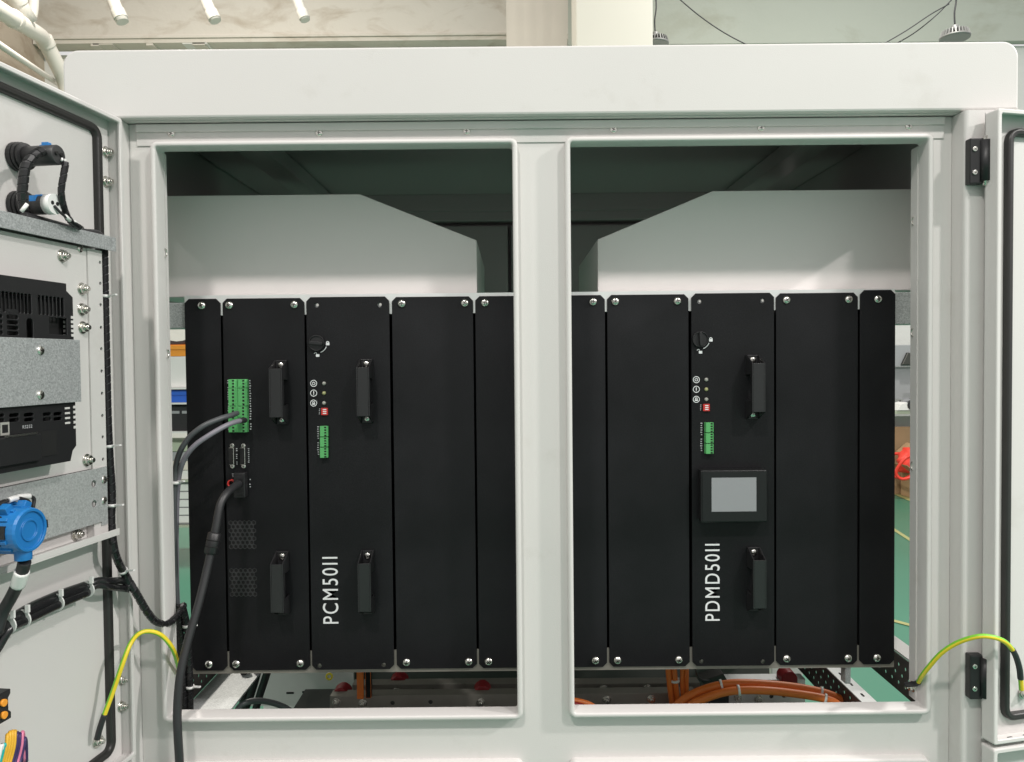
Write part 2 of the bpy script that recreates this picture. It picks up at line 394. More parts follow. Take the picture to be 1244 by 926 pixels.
pipe([(41, -40, 8.3), (41, 12, 8.3), (36, 27, 8.25)], .05, 'thin upright white pipe meeting the stub at the top left')
pipe([(244, -45, 8.6), (248, -3, 8.6), (262, 26, 8.6)], .062, 'slanted white pipe end above the roof, middle one of three', collars=((1, .75),))
pipe([(352, -45, 8.8), (360, -3, 8.8), (371, 25, 8.8)], .055, 'slanted white pipe end above the roof, furthest right', collars=((1, .75),))
pipe([(131, -45, 8.5), (135, -4, 8.5), (149, 27, 8.5)], .066, 'slanted white pipe end above the roof corner, nearest the bent pipe', collars=((1, .7),))
tk = [at(-30, 35, 6.2), at(78, 107, 9.6)]
tag(MB().tube(tk, .03, 6).build('cable_trunking', 'pvc'), 'thin cream cable trunking sloping along the brown side wall', 'trunking')
# high bay lamps in view
def high_bay(px, py, Y, label):
    c = at(px, py, Y); t = thing('high_bay_lamp', label, 'lamp', c, 'high bay lamps hanging over the hall')
    mb = MB(); n = 28
    prof = [(.14, -.045), (.145, -.03), (.145, -.022), (.06, -.02), (.06, .0)]
    mb.loops([[(r * math.cos(2 * math.pi * k / n), r * math.sin(2 * math.pi * k / n), z) for k in range(n)] for r, z in prof], 0, True, capa=True, capb=True)
    mb.build('housing', 'lampg', t)
    fins = MB()
    for k in range(n):
        a = 2 * math.pi * k / n; ca, sa = math.cos(a), math.sin(a); e = .004
        pr = [(.05, -.02), (.143, -.02), (.125, .035), (.05, .045)]
        vs = []
        for s_ in (-1, 1): vs += [(r * ca - s_ * e * sa, r * sa + s_ * e * ca, z) for r, z in pr]
        fins.add(vs, [(0, 1, 2, 3), (7, 6, 5, 4), (0, 4, 5, 1), (1, 5, 6, 2), (2, 6, 7, 3), (3, 7, 4, 0)])
    fins.build('cooling_fins', 'lampg', t)
    MB().cyl((0, 0, .03), (0, 0, .09), .035, 14).build('driver_cap', 'lampg', t, .004)
    MB().tube(spline([(0, 0, .09), (-.005, 0, .22), (.012, 0, .4), (-.03, 0, .8)], 6), .008, 6).build('cord', 'cable', t)
high_bay(1160, 42, 8.0, 'round finned high bay lamp hanging above the right end of the roof')
high_bay(796, 50, 8.3, 'round finned lamp half hidden behind the cream column')
def wire(name, pts, r, mt, label, n=8): return tag(MB().tube(spline(pts, n), r, 6).build(name, mt), label, 'wire')
wire('hanging_wire', [at(815, -10, 8.1), at(848, 18, 8.1), at(880, 40, 8.1), at(915, 58, 8.1), at(950, 72, 8.1)], .006, 'cable', 'thin dark wire sagging down to the roof right of the column')
wire('hanging_wire', [at(1153, 5, 8.0), at(1130, 18, 8.0), at(1100, 38, 8.0), at(1065, 58, 8.0), at(1040, 70, 8.0)], .006, 'cable', 'upper of two thin wires running from the lamp cord to the roof')
wire('hanging_wire', [at(1156, 0, 8.05), at(1136, 20, 8.05), at(1108, 42, 8.05), at(1075, 60, 8.05), at(1050, 72, 8.05)], .006, 'cable', 'lower of two thin wires running from the lamp cord to the roof')
# floor line
for (a, b, wd, lab) in (((1084, 598), (1120, 613), .10, 'x'), ((1080, 640), (1130, 672), .04, 'y'), ((1075, 752), (1120, 764), .04, 'z')):
    def fl(p):
        d = ray(*p); t = -1.5 / d.z; return CAM + d * t
    A, B = fl(a), fl(b); d = (B - A).normalized(); A -= d * .6; B += d * .6; q = Vector((-d.y, d.x, 0)) * wd / 2
    struct(MB().add([(p.x, p.y, .004) for p in (A - q, B - q, B + q, A + q)], [(0, 1, 2, 3)]).build('floor_marking', 'linep'))

# ---- right background, seen through the slit beside the right rack
YR = 9.0
XR = at(1098, 500, YR).x
t = thing('workbench', 'grey workbench with pale green top, seen right of the right rack', 'workbench', (XR, YR, 0))
MB().box(-.7, 1.3, -.35, .4, .86, .90).build('top', 'bench', t, .004)
MB().box(-.68, 1.28, .30, .36, .905, 1.38).build('back_board', 'greyp', t, .004)
for a in (-.66, 1.2):
    for b in (-.3, .33): MB().box(a, a + .05, b, b + .05, 0, .859).build('leg', 'greyp', t)
MB().box(-.6, 1.19, .1, .14, .3, .8).build('lower_panel', 'wallw', t)
def crate(name, mt, x, y, z, wx, wy, h, label, cat, rim=.012):
    t = thing(name, label, cat, (x, y, z)); mb = MB(); k = .012
    mb.box(-wx / 2, wx / 2, -wy / 2, wy / 2, 0, k)
    mb.box(-wx / 2, -wx / 2 + k, -wy / 2, wy / 2, k, h); mb.box(wx / 2 - k, wx / 2, -wy / 2, wy / 2, k, h)
    mb.box(-wx / 2 + k, wx / 2 - k, -wy / 2, -wy / 2 + k, k, h); mb.box(-wx / 2 + k, wx / 2 - k, wy / 2 - k, wy / 2, k, h)
    mb.build('shell', mt, t)
    MB().box(-wx / 2 - rim, wx / 2 + rim, -wy / 2 - rim, -wy / 2 - .001, h - .035, h - .005).build('rim', mt, t)
    return t
crate('parts_bin', 'greyp', XR - .02, YR - .1, .902, .22, .3, .12, 'grey parts bin on the pale green bench top', 'bin')
crate('parts_bin', 'greyp', XR + .28, YR - .1, .902, .22, .3, .26, 'taller grey parts bin further right on the bench', 'bin')
t = thing('instrument', 'grey bench instrument with a dark hood on the back board', 'instrument', (XR + .06, YR + .33, 1.385))
MB().prism([(-.16, 0), (.4, 0), (.4, .26), (-.16, .26), (-.16, .2)], 'y', -.12, .12).build('case', 'greyp', t, .01)
MB().prism([(.0, .02), (.2, .02), (.16, .15), (.07, .17)], 'y', -.16, -.121).build('hood', 'steeld', t, .01)
t = thing('small_boxes', 'small black box beside the grey instrument', 'box', (XR - .19, YR + .28, 1.385)); t.name = 'small_box'
MB().box(-.06, .06, -.06, .06, 0, .12).build('body', 'blackp', t, .006); MB().box(-.05, .05, -.062, -.0605, .03, .09).build('front_label', 'steeld', t)
for i, (dx, mt, l) in enumerate(((-.17, 'wplast', 'crumpled white packet left on the bench top'), (-.09, 'blackp', 'black spool on the bench top'))):
    mb = MB()
    if i == 0:
        bm_ = [(-.09, 0), (.09, 0), (.07, .05), (.02, .09), (-.05, .07)]; mb.prism(bm_, 'y', -.1, .1); nm = 'packet'
    else:
        mb.cyl((0, -.1, .06), (0, .1, .06), .035, 14); mb.cyl((0, -.11, .06), (0, -.08, .06), .06, 14); mb.cyl((0, .08, .06), (0, .11, .06), .06, 14); nm = 'spool'
    o = mb.build(nm, mt, None, .004); o.location = (XR + dx, YR - .27, .903); tag(o, l, nm)
def carton(x, y, wx, wy, h, label, rz=0):
    t = thing('cardboard_box', label, 'box', (x, y, 0.001)); t.rotation_euler.z = rz
    mb = MB(); k = .008
    mb.box(-wx / 2, wx / 2, -wy / 2, wy / 2, 0, k)
    for a in (-1, 1):
        mb.box(a * wx / 2 - k / 2, a * wx / 2 + k / 2, -wy / 2, wy / 2, k, h); mb.box(-wx / 2 + k / 2, wx / 2 - k / 2, a * wy / 2 - k / 2, a * wy / 2 + k / 2, k, h)
    mb.build('walls', 'card', t)
    for a in (-1, 1):
        MB().add([(a * wx / 2, -wy / 2, h), (a * wx / 2, wy / 2, h), (a * (wx / 2 + .12), wy / 2, h + .10), (a * (wx / 2 + .12), -wy / 2, h + .10), (a * wx / 2, -wy / 2, h + k), (a * wx / 2, wy / 2, h + k), (a * (wx / 2 + .12), wy / 2, h + .10 + k), (a * (wx / 2 + .12), -wy / 2, h + .10 + k)],
                 [(0, 1, 2, 3), (7, 6, 5, 4), (0, 4, 5, 1), (1, 5, 6, 2), (2, 6, 7, 3), (3, 7, 4, 0)]).build('flap', 'card', t)
carton(4.18, 8.60, .36, .36, .42, 'open cardboard box on the green floor, its flaps up')
carton(4.40, 8.22, .36, .30, .26, 'cardboard box further right, half behind the right frame', .1)
carton(XR + .1, YR + .02, .9, .3, .70, 'tall cardboard box under the workbench')
def bag():
    t = thing('red_bag', 'bright red plastic bag with loop handles on the cardboard boxes', 'bag', (4.27, 8.24, .268))
    mb = MB(); Ls = []
    for j in range(9):
        z = j / 8; L = []
        for k in range(16):
            a = 2 * math.pi * k / 16; r = (.13 + .05 * math.sin(z * 3) + .02 * math.sin(3 * a + j) + .015 * math.sin(5 * a - 2 * j)) * (1 - .35 * z)
            L.append((r * math.cos(a), .8 * r * math.sin(a), .26 * z))
        Ls.append(L)
    mb.loops(Ls, 0, True, capa=True, capb=True); mb.build('body', 'bag', t)
    for sgn in (-1, 1):
        MB().tube(spline([(-.02 * sgn, -.1, .2), (-.16, -.16 * sgn, .17), (-.24, -.13 * sgn, .02), (-.17, -.14, -.05), (-.02, -.15, .03)], 8), .017, 6).build('handle', 'bag', t)
bag()
# ---- left background, seen through the slit beside the left rack
YL = 6.0
XL = at(216, 500, YL).x
def zl(py): return at(216, py, YL).z
t = thing('storage_rack', 'steel storage rack full of parts, seen left of the left rack', 'rack', (XL, YL, 0))
shelves = [zl(y) for y in (470, 487.5, 521, 578, 631)]
for z in shelves: MB().box(-.6, .6, -.25, .25, z - .012, z).build('shelf', 'wplast' if z > .9 else 'bench', t)
for a in (-.6, .56):
    for b in (-.26, .221):
        MB().box(a, a + .04, b, b + .04, 0, 1.75).build('post', 'greyp', t)
crate('storage_bin', 'bluec', XL, YL - .05, shelves[1] + .001, .36, .3, .09, 'blue plastic bin on the storage rack', 'bin')
crate('storage_bin', 'orangep', XL, YL - .04, zl(433), .36, .3, .085, 'orange plastic bin on top of the white instrument', 'bin')
t = thing('instrument', 'white boxed instrument with a dark window below the orange bin', 'instrument', (XL, YL, shelves[0] + .001))
MB().box(-.2, .2, -.2, .2, 0, zl(433.4) - shelves[0] - .002).build('case', 'wplast', t, .006)
MB().box(-.085, .0, -.206, -.2005, .10, .19).build('window_frame', 'pinkc', t); MB().box(-.075, -.02, -.210, -.2065, .112, .178).build('window', 'hole', t)
t = thing('coil', 'dark brown coil of tube on the orange bin', 'coil', (XL, YL, zl(416) + .07))
MB().tube([(.15 * math.cos(a * .39), 0, .085 * math.sin(a * .39)) for a in range(17)], .022, 8).build('loop', 'perf', t)
MB().tube([(.15 * math.cos(a * .39), .05, .085 * math.sin(a * .39)) for a in range(17)], .022, 8).build('loop', 'perf', t)
t = thing('power_supply', 'black machine with a slotted top on the storage rack', 'machine', (XL, YL, shelves[2] + .001))
MB().box(-.3, .3, -.2, .2, 0, .185).build('case', 'blackp', t, .006)
for k in range(5): MB().box(-.2 + k * .08, -.14 + k * .08, -.206, -.2005, .13, .15).build('slot', 'greyp', t)
t = thing('paper_stack', 'pale stack of printed cartons low on the storage rack', 'cartons', (XL, YL, shelves[3] + .001))
for k, mt in enumerate(('wplast', 'pinkc', 'greyp', 'bench')): MB().box(-.25 + .02 * k, .25 - .03 * k, -.2, .2, k * .07, k * .07 + .066).build('carton', mt, t, .003)
t = thing('drawer_unit', 'light grey drawer unit on the lowest shelf of the rack', 'drawers', (XL, YL, shelves[4] + .001))
MB().box(-.3, .3, -.2, .2, 0, .32).build('case', 'greyp', t, .004)
for k in range(5):
    d = MB().box(-.27, .27, -.212, -.2005, .015 + k * .06, .065 + k * .06).build('drawer', 'wplast', t, .003)
    MB().box(-.04, .04, -.222, -.2125, .033 + k * .06, .043 + k * .06).build('handle', 'greyp', d)

# ================================================================== THE CABINET
YF = 1.31                      # front sheet
LX0, LX1, RX0, RX1 = -.598, .013, .0915, .7045
ZO0, ZO1 = .892, 1.870
cab = thing('equipment_cabinet', 'large light grey steel equipment cabinet with both upper doors open', 'cabinet', (0.052, YF, 0))
cab.location = (0, 0, 0)
ins = .004
holes = []
for a, b in ((LX0, LX1), (RX0, RX1)):
    holes.append(rrect(a + ins, b - ins, ZO0 + ins, ZO1 - ins, .006, 3)); holes.append(rrect(a + ins, b - ins, .21, .815, .006, 3))
plate('front_sheet', [(-.6385, .10), (.7425, .10), (.7425, 1.902), (-.6385, 1.902)], holes, .003, front(YF + .0015), 'paint', cab)
def lip(a, b, z0, z1, name='opening_lip'):
    def L(i, Y, r): return [(p[0], Y, p[1]) for p in rrect(a + i, b - i, z0 + i, z1 - i, r, 6)]
    mb = MB(); Ls = [L(0, YF + .0005, .012), L(0, 1.2965, .012), L(.0008, 1.2945, .0115), L(.0030, 1.2930, .0095), L(.0065, 1.2930, .0065), L(.0082, 1.2942, .005), L(.009, 1.2965, .0045), L(.009, 1.326, .0045)]
    mb.loops(Ls, 0, True)
    mb.loops([L(.009, 1.326, .0045), L(.0060, 1.326, .0045)], 0, False)
    o = mb.build(name, 'paint', cab)
    return o
ll = lip(LX0, LX1, ZO0, ZO1); lr = lip(RX0, RX1, ZO0 + .002, ZO1 + .001)
MB().box(RX1 - .0105, RX1 - .0085, 1.3265, 1.348, ZO0 + .012, ZO1 - .012).build('side_jamb', 'paint', cab)
MB().box(LX0 + .0085, LX0 + .0100, 1.3265, 1.334, ZO0 + .012, ZO1 - .012).build('side_jamb', 'paint', cab)
lip(LX0, LX1, .206, .819); lip(RX0, RX1, .206, .819)
# lower compartments behind the lower openings
for a, b in ((LX0, LX1), (RX0, RX1)):
    MB().box(a, b, 1.48, 1.49, .2, .76).build('inner_back', 'dark_box', cab)
# returns: slots and clips on the side faces
for (x, s) in ((LX0 + .0100, 1), (RX1 - .0105, -1)):
    for py in ((269, 404, 566) if s < 0 else (309, 430)):
        z = at(1112 if s < 0 else 203, py, 1.34).z
        o = MB().tube([(0, .006 * math.cos(a * .35 - 1.6), .007 * math.sin(a * .35 - 1.6)) for a in range(10)], .0011, 6).build('latch_clip', 'steel', cab); o.location = (x + s * .001, 1.337 if s < 0 else 1.320, z)
# corner posts
def post(x0, x1, y0, y1, z0, z1, name='corner_post'):
    MB().prism(rrect(x0, x1, y0, y1, .006, 4), 'z', z0, z1).build(name, 'paint', cab)
post(.7430, .835, 1.272, 1.36, .02, 1.9015); post(-.731, -.6390, 1.272, 1.36, .02, 1.9015)
for x0, x1 in ((-.731, -.64), (.744, .835)): MB().box(x0, x1, 2.22, 2.30, .02, 1.97).build('rear_post', 'paint', cab, .003)
# fascia + roof
fb = .004
fo = [(-.731, 1.904), (.835, 1.904)] + [(p[0], p[1]) for p in rrect(-.731, .835, 1.904, 2.0155, .026, 8)[:18]]
plate('fascia', fo, [], .024, front(1.292), 'paint', cab, .0035)
rf = MB(); rf.box(-.728, .832, 1.305, 2.34, 1.985, 2.010).build('roof', 'paint', cab, .002)
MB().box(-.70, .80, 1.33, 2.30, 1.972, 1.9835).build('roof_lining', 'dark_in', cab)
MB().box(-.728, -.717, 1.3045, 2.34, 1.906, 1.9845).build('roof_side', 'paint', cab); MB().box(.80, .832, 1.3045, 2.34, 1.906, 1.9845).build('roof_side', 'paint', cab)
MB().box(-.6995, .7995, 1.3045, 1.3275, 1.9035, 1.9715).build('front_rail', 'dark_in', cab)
MB().box(-.6995, .7995, 1.2945, 1.3040, 1.9025, 1.9038).build('fascia_return', 'paint', cab)
# header strip and its screws
hs = plate('header_strip', [(-.6255, 1.866), (.7285, 1.866), (.7285, 1.9015), (-.6255, 1.9015)], [], .002, front(YF - .0012), 'paint', cab, .0004)
MB().box(-.6255, .7285, YF - .0060, YF - .0023, 1.888, 1.9012).build('drip_fold', 'paint', hs, .0015)
for px, py in ((209, 163), (388, 162), (567, 160), (745, 158), (924, 156), (1103, 154)):
    x, z = xz(px, py, YF); screw(hs, x, YF - .0023, z, SCREW_S)
# dark inner roof beams running back, rear beam, centre divider
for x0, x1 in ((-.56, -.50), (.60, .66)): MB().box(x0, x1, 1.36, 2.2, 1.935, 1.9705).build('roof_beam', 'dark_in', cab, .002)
YBK = 2.22
zb1, zb0 = at(600, 249, YBK).z, at(600, 268, YBK).z
MB().box(-.6995, .7995, YBK - .02, YBK - .002, zb1 - .02, 1.9715).build('added_rear_strip', 'dark_in', cab)  # strip added to shut out the bright hall above the rear beam
MB().box(-.639, .743, YBK + .072, YBK + .076, 1.15, 1.95).build('rear_gap_backing', 'dark_in', cab)  # added behind the rear panels so the gap under the beam stays dark
for x0, x1 in ((-.7155, -.7105), (.8005, .8055)): MB().box(x0, x1, 1.42, 2.21, 1.60, 1.9845 if x0 < 0 else 1.905).build('side_light_block', 'paint_in', cab)  # added to stop lamp light from behind reaching the duct boxes
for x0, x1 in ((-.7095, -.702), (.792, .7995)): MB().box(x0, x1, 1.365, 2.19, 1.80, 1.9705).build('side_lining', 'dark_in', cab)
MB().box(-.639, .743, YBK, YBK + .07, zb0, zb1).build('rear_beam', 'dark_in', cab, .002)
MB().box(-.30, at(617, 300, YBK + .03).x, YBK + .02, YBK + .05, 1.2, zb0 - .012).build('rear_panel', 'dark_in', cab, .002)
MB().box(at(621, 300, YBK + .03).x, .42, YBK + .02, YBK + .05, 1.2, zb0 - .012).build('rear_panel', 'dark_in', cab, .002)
# hooded duct boxes above the racks
YD = 1.4835
def hood(pts, xb0, xb1, name):
    mb = MB(); mb.prism(pts, 'y', YD, YD + .42); return mb.build(name, 'paint_in', cab, .0015)
zt = at(320, 237, YD).z; a1 = at(437, 237, YD).x; xe, ze = xz(579, 292, YD)
hood([(-.70, 1.628), (xe, 1.628), (xe, ze), (a1, zt), (-.70, zt)], 0, 0, 'air_duct')
zt2 = at(980, 231, YD).z; a2 = at(866, 232, YD).x; xe2, ze2 = xz(726, 291, YD)
hood([(xe2, 1.628), (.80, 1.628), (.80, zt2), (a2, zt2), (xe2, ze2)], 0, 0, 'air_duct')
# rack rails
YM = 1.450
ZM0, ZM1 = .920, 1.621
racks = ((-.612, .022), (.083, .719))
for a, b in racks:
    r = MB().box(a + .001, b - .001, YM + .0005, YM + .003, 1.590, 1.6275); r.box(a + .001, b - .001, YM + .0031, YM + .03, 1.6245, 1.6275); r.build('rack_rail', 'alu', cab)
    r = MB().box(a + .001, b - .001, YM + .0005, YM + .003, .913, .955); r.box(a + .001, b - .001, YM + .0031, YM + .05, .913, .916); r.build('rack_rail', 'alud', cab)
    MB().box(a + .004, b - .004, YM + .055, YM + .06, .935, 1.615).build('gap_blackout', 'hole', cab)  # black sheet added behind the plates so the gaps between them stay dark
    for x0, x1 in ((a + .002, a + .03), (b - .03, b - .002)): MB().box(x0, x1, YM + .004, YM + .04, .917, 1.624).build('rack_upright', 'black', cab)
MB().box(-.70, -.6115, YM + .006, YM + .05, at(215, 399, YM).z, 1.615).build('rack_bracket', 'galv', cab, .002)
MB().box(.7195, .80, YM + .006, YM + .05, at(1100, 394, YM).z, 1.622).build('rack_bracket', 'galv', cab, .002)
# bottom of the compartment
def perf_strip(x, y0, y1, z0, z1, name='perforated_plate', n=16, pitch=.026):
    hs_ = []
    for i in range(n):
        for j, zz in enumerate((z0 + .017, z0 + .034, z0 + .052)):
            yy = y0 + .02 + i * pitch + (pitch / 2 if j == 1 else 0)
            if yy < y1 - .01: hs_.append(circ(yy, zz, .0042, 8))
    return plate(name, [(y0, z0), (y1, z0), (y1, z1), (y0, z1)], hs_, .002, lambda a, b, c: (x + c, a, b), 'perf', cab)
perf_strip(.748, 1.42, 1.95, .850, .921); perf_strip(.656, 1.40, 1.95, .782, .8475); perf_strip(-.632, 1.42, 1.95, .843, .918)
MB().box(.7495, .785, 1.42, 2.2, .9215, .925).build('side_beam', 'paint', cab); MB().box(-.67, -.633, 1.42, 2.2, .9185, .922).build('side_beam', 'paint', cab)
MB().box(.6575, .686, 1.40, 2.2, .844, .847).build('floor_rail', 'alu', cab)
fr_ = bpy.data.objects['floor_rail']
for k in range(6):
    o = MB().prism(rrect(-.002, .002, -.007, .007, .0019, 3), 'z', 0, .0006).build('slot', 'hole', fr_); o.location = (.672, 1.43 + k * .05, .8471)
MB().box(.628, .638, 1.455, 1.475, .880, .912).build('small_bracket', 'galv', cab)
MB().box(-.631, -.565, 1.40, 2.2, .838, .842).build('floor_tray', 'galvl', cab); MB().box(-.5645, -.538, 1.40, 2.2, .842, .846).build('floor_rail', 'galvl', cab)
MB().box(-.45, .655, 1.97, 1.98, .45, .98).build('rear_plate', 'dark_box', cab)
MB().box(-.52, .655, 1.40, 1.90, .68, .69).build('bottom_plate', 'dark_box', cab)

# ---- doors (part of the cabinet)
def frame_mat(O, d):
    d = Vector((d[0], d[1], 0)).normalized(); n = Vector((-d.y, d.x, 0))
    return Matrix(((d.x, n.x, 0, O[0]), (d.y, n.y, 0, O[1]), (0, 0, 1, 0), (0, 0, 0, 1)))
dL = Vector((-.1447, -.9895, 0)); nL = Vector((.9895, -.1447, 0)); RET = .024
OL = Vector((-.6257, 1.262, 0)) - nL * RET
ML = frame_mat(OL, dL); MLi = ML.inverted()
def D(px, py, wv=0.):                         # pixel -> (u, z) on the open left door, at height wv above its skin
    d = ray(px, py); t = (OL + nL * wv - CAM).dot(nL) / d.dot(nL); p = MLi @ (CAM + d * t); return p.x, p.z
def D3(px, py, wv): u, z = D(px, py, wv); return Vector((u, wv, z))
def door(parent, mw, W, z0, z1, inset=.040, gasket=True, gr=None, flip=1, ret=RET):
    s = flip
    o = plate('door', [(0, z0), (W, z0), (W, z1), (0, z1)], [], .0016, lambda a, b, c: (a, s * (-.0009 + c), b), 'paint', parent)
    o.matrix_local = mw
    mb = MB()                                   # folded edge all round with a narrow turned-in lip
    def L(i, y, r): return [(p[0], s * y, p[1]) for p in rrect(i, W - i, z0 + i, z1 - i, r, 4)]
    mb.loops([L(0, -.0018, .004), L(0, ret - .002, .004), L(.0006, ret - .0006, .0035), L(.002, ret, .003), L(.0065, ret, .0028), L(.0075, ret - .0012, .0026), L(.0075, ret - .004, .0026), L(.0022, ret - .0045, .002), L(.0022, 0, .002)], 0, False)
    mb.build('folded_edge', 'paint', o, 0)
    if gasket:
        a, b, c, d = gr
        g = MB(); ra = .022
        def G(i, y): return [(p[0], s * y, p[1]) for p in rrect(a + i, b - i, c + i, d - i, max(.004, ra - i), 7)]
        g.loops([G(0, .0), G(.000, .007), G(.002, .010), G(.0045, .011), G(.0065, .0095), G(.008, .0098), G(.011, .0085), G(.012, .005), G(.012, 0)], 0, True)
        g.build('gasket', 'rubber', o)
    return o
DZ0, DZ1 = .8545, 1.8965
gu = D(125, 225, .008)[0]; gz1 = D(60, 125, .008)[1]; gz0 = DZ0 + (DZ1 - gz1)
door_l = door(cab, ML, .69, DZ0, DZ1, gr=(gu, .65, gz0, gz1))
# holes along the top fold
for k in range(18):
    u = .02 + k * .030; o = MB().prism(rrect(-.0035, .0035, -.002, .002, .0018, 3), 'z', -.0008, 0).build('fold_hole', 'hole', door_l); o.location = (u, RET * .55, DZ1 - .0024)
def dscrew(px, py, wv, me=NUT, parent=None, name='nut'):
    u, z = D(px, py, wv); return screw(parent or door_l, u, wv, z, me, name, math.pi)
for p in ((128.5, 185, 0), (128.5, 221, 0), (147, 858, 0), (148, 826, 0)): dscrew(*p)
dscrew(118, 900, .001)
MB().prism(circ(*D(118, 900), .011, 18), 'y', .0002, .0012).build('stud_washer', 'steel', door_l)
# galvanised shelf angle, upright channel, mounting plates
w1 = .045
u1, za = D(141, 289, w1); zb = D(141, 306, w1)[1]
MB().box(u1, .62, w1 - .002, w1, zb, za).box(u1, .62, .001, w1 - .0021, za - .002, za).build('galvanised_shelf', 'galv', door_l, .0006)
MB().box(u1 + .012, .62, .006, w1 - .012, zb + .004, zb + .006).build('shelf_flange', 'paint', door_l)
w2 = .034
uc0, uc1 = D(127, 450, w2)[0], D(110, 450, w2)[0]
zc1, zc0 = zb - .001, D(127, 655, w2)[1]
hl = []; y = 319
ys_ = [319, 344.5, 370.5, 398, 424, 451, 478, 505, 531, 558]
for yy in ys_: hl.append(circ(*D(121.5 + (yy - 319) * .016, yy, w2), .0028, 8))
plate('perforated_channel', [(uc0, zc0), (uc1, zc0), (uc1, zc1), (uc0, zc1)], hl, .002, lambda a, b, c: (a, w2 - .001 + c, b), 'paint', door_l)
MB().box(uc0, uc0 + .002, .001, w2 - .0021, zc0, zc1).box(uc1 - .002, uc1, .001, w2 - .0021, zc0, zc1).box(uc0 + .003, uc1 - .003, .016, .018, zc0, zc1, 1).build('channel_flange', ['paint', 'hole'], door_l)
w3 = .0315
zp1 = D(109, 318, w3)[1]; zp0 = D(109, 570, w3)[1]
MB().box(uc1 + .0005, .62, w3 - .002, w3, zp0, zb - .001).build('mounting_plate', 'paint', door_l)
for p in ((99, 351, w3), (99, 376, w3), (100, 398, w3), (105, 559, w3)): dscrew(*p)
dscrew(75, 311, w3); dscrew(97, 302, w3, SCREW_S, name='screw')
# lower galvanised plate with its pale ledge
w4 = .038
uq = D(124, 590, w4)[0]; zq1 = D(124, 568, w4)[1]; zq0 = D(124, 634, w4)[1]
gp = plate('galvanised_plate', [(uq, zq0), (.62, zq0), (.62, zq1), (uq, zq1)], [circ(uq + .018, zq1 - .022, .0055, 12), circ(uq + .018, zq1 - .052, .0055, 12)], .002, lambda a, b, c: (a, w4 - .001 + c, b), 'galvl', door_l, .0004)
MB().box(uq - .014, uq - .0005, w2 + .0005, w2 + .0025, zq0 - .006, zq1).build('plate_tab', 'galvl', door_l)
for yy in (583, 608): dscrew(126, yy, w2 + .0025, SCREW_S, name='screw')
zl0 = D(132, 652, .05)[1]
MB().box(uc0 - .002, .62, .001, .052, zl0 - .002, zl0).box(uc0 - .002, .62, .050, .052, zl0, zl0 + .008).box(uc1 + .001, .62, .020, .022, zl0 + .0005, zq0 + .003).build('ledge', 'paint', door_l, .0005)
dscrew(92, 649, .0225, NUT)
for k in range(7): o = MB().prism(circ(0, 0, .003, 8), 'z', -.0006, 0).build('ledge_hole', 'hole', door_l); o.location = (uq + .03 + k * .045, .035, zl0 + .0007)
# lower left door, open the same way
MLL = ML.copy()
dl2 = door(cab, ML, .69, .20, DZ0 - .011, gasket=False)

# right door, swung right round past flat
dR = Vector((math.cos(R_(13)), math.sin(R_(13)), 0)); 
# nearest corner of its turned-in edge
pR = None
best = min((abs(at(1213, 131, y / 1000).z - DZ1), y / 1000) for y in range(1150, 1330))[1]
best -= .014; pc = at(1213, 131, best); RZ1 = pc.z; RZ0 = at(1213, 906, best).z; nR = Vector((dR.y, -dR.x, 0))           # inner side faces the viewer
OR = Vector((pc.x, pc.y, 0)) - nR * RET
MR = frame_mat(OR, dR); MRi = MR.inverted()
def E(px, py, wv=0.):
    d = ray(px, py); t = (OR + nR * wv - CAM).dot(nR) / d.dot(nR); p = MRi @ (CAM + d * t); return p.x, p.z
guR = E(1223, 400, .008)[0]; gzR = E(1240, 156, .008)[1]; gzR0 = E(1230, 876, .008)[1]
door_r = door(cab, MR, .69, RZ0, RZ1, gr=(guR, .65, gzR0, gzR), flip=-1)
door(cab, MR, .69, .20, RZ0 - .007, gasket=False, flip=-1)
for px, py in ((1222, 895), (1241, 890)):
    u, z = E(px, py, .004); o = MB().prism(rrect(-.005, .005, -.002, .002, .0018, 3), 'z', 0, .0006).build('fold_hole', 'hole', door_r); o.location = (u, -RET * .5, RZ0 + .0024)
us, zs = E(1242, 842, 0); screw(door_r, us, -.001, zs, NUT, 'nut', 0)
# hinges
def hinge(py0, py1, k):
    Yh = 1.272; xa_, z1 = xz(1172, py0, Yh); xb_ = xz(1196, py0, Yh)[0]; z0 = xz(1172, py1, Yh)[1]
    h = MB().box(xa_, xa_ + .022, Yh - .016, Yh - .0005, z0, z1).build('hinge', 'blackp', cab, .002)
    MB().cyl((xa_ + .025, Yh - .015, z0 + .004), (xa_ + .025, Yh - .015, z1 - .004), .0095, 16).build('knuckle', 'blackp', h)
    MB().box(xa_ + .0305, xb_ + .002, Yh - .014, Yh - .002, z0 + .008, z1 - .008).build('leaf', 'blackp', h, .002)
    MB().cyl((xa_ + .025, Yh - .015, z0 - .003), (xa_ + .025, Yh - .015, z1 + .003), .0042, 12).build('pin', 'steel', h)
    for zz in (z0 + .018, z1 - .018): screw(h, xa_ + .007, Yh - .0162, zz, SCREW_T)
hinge(171, 226, 0); hinge(792, 845, 1)

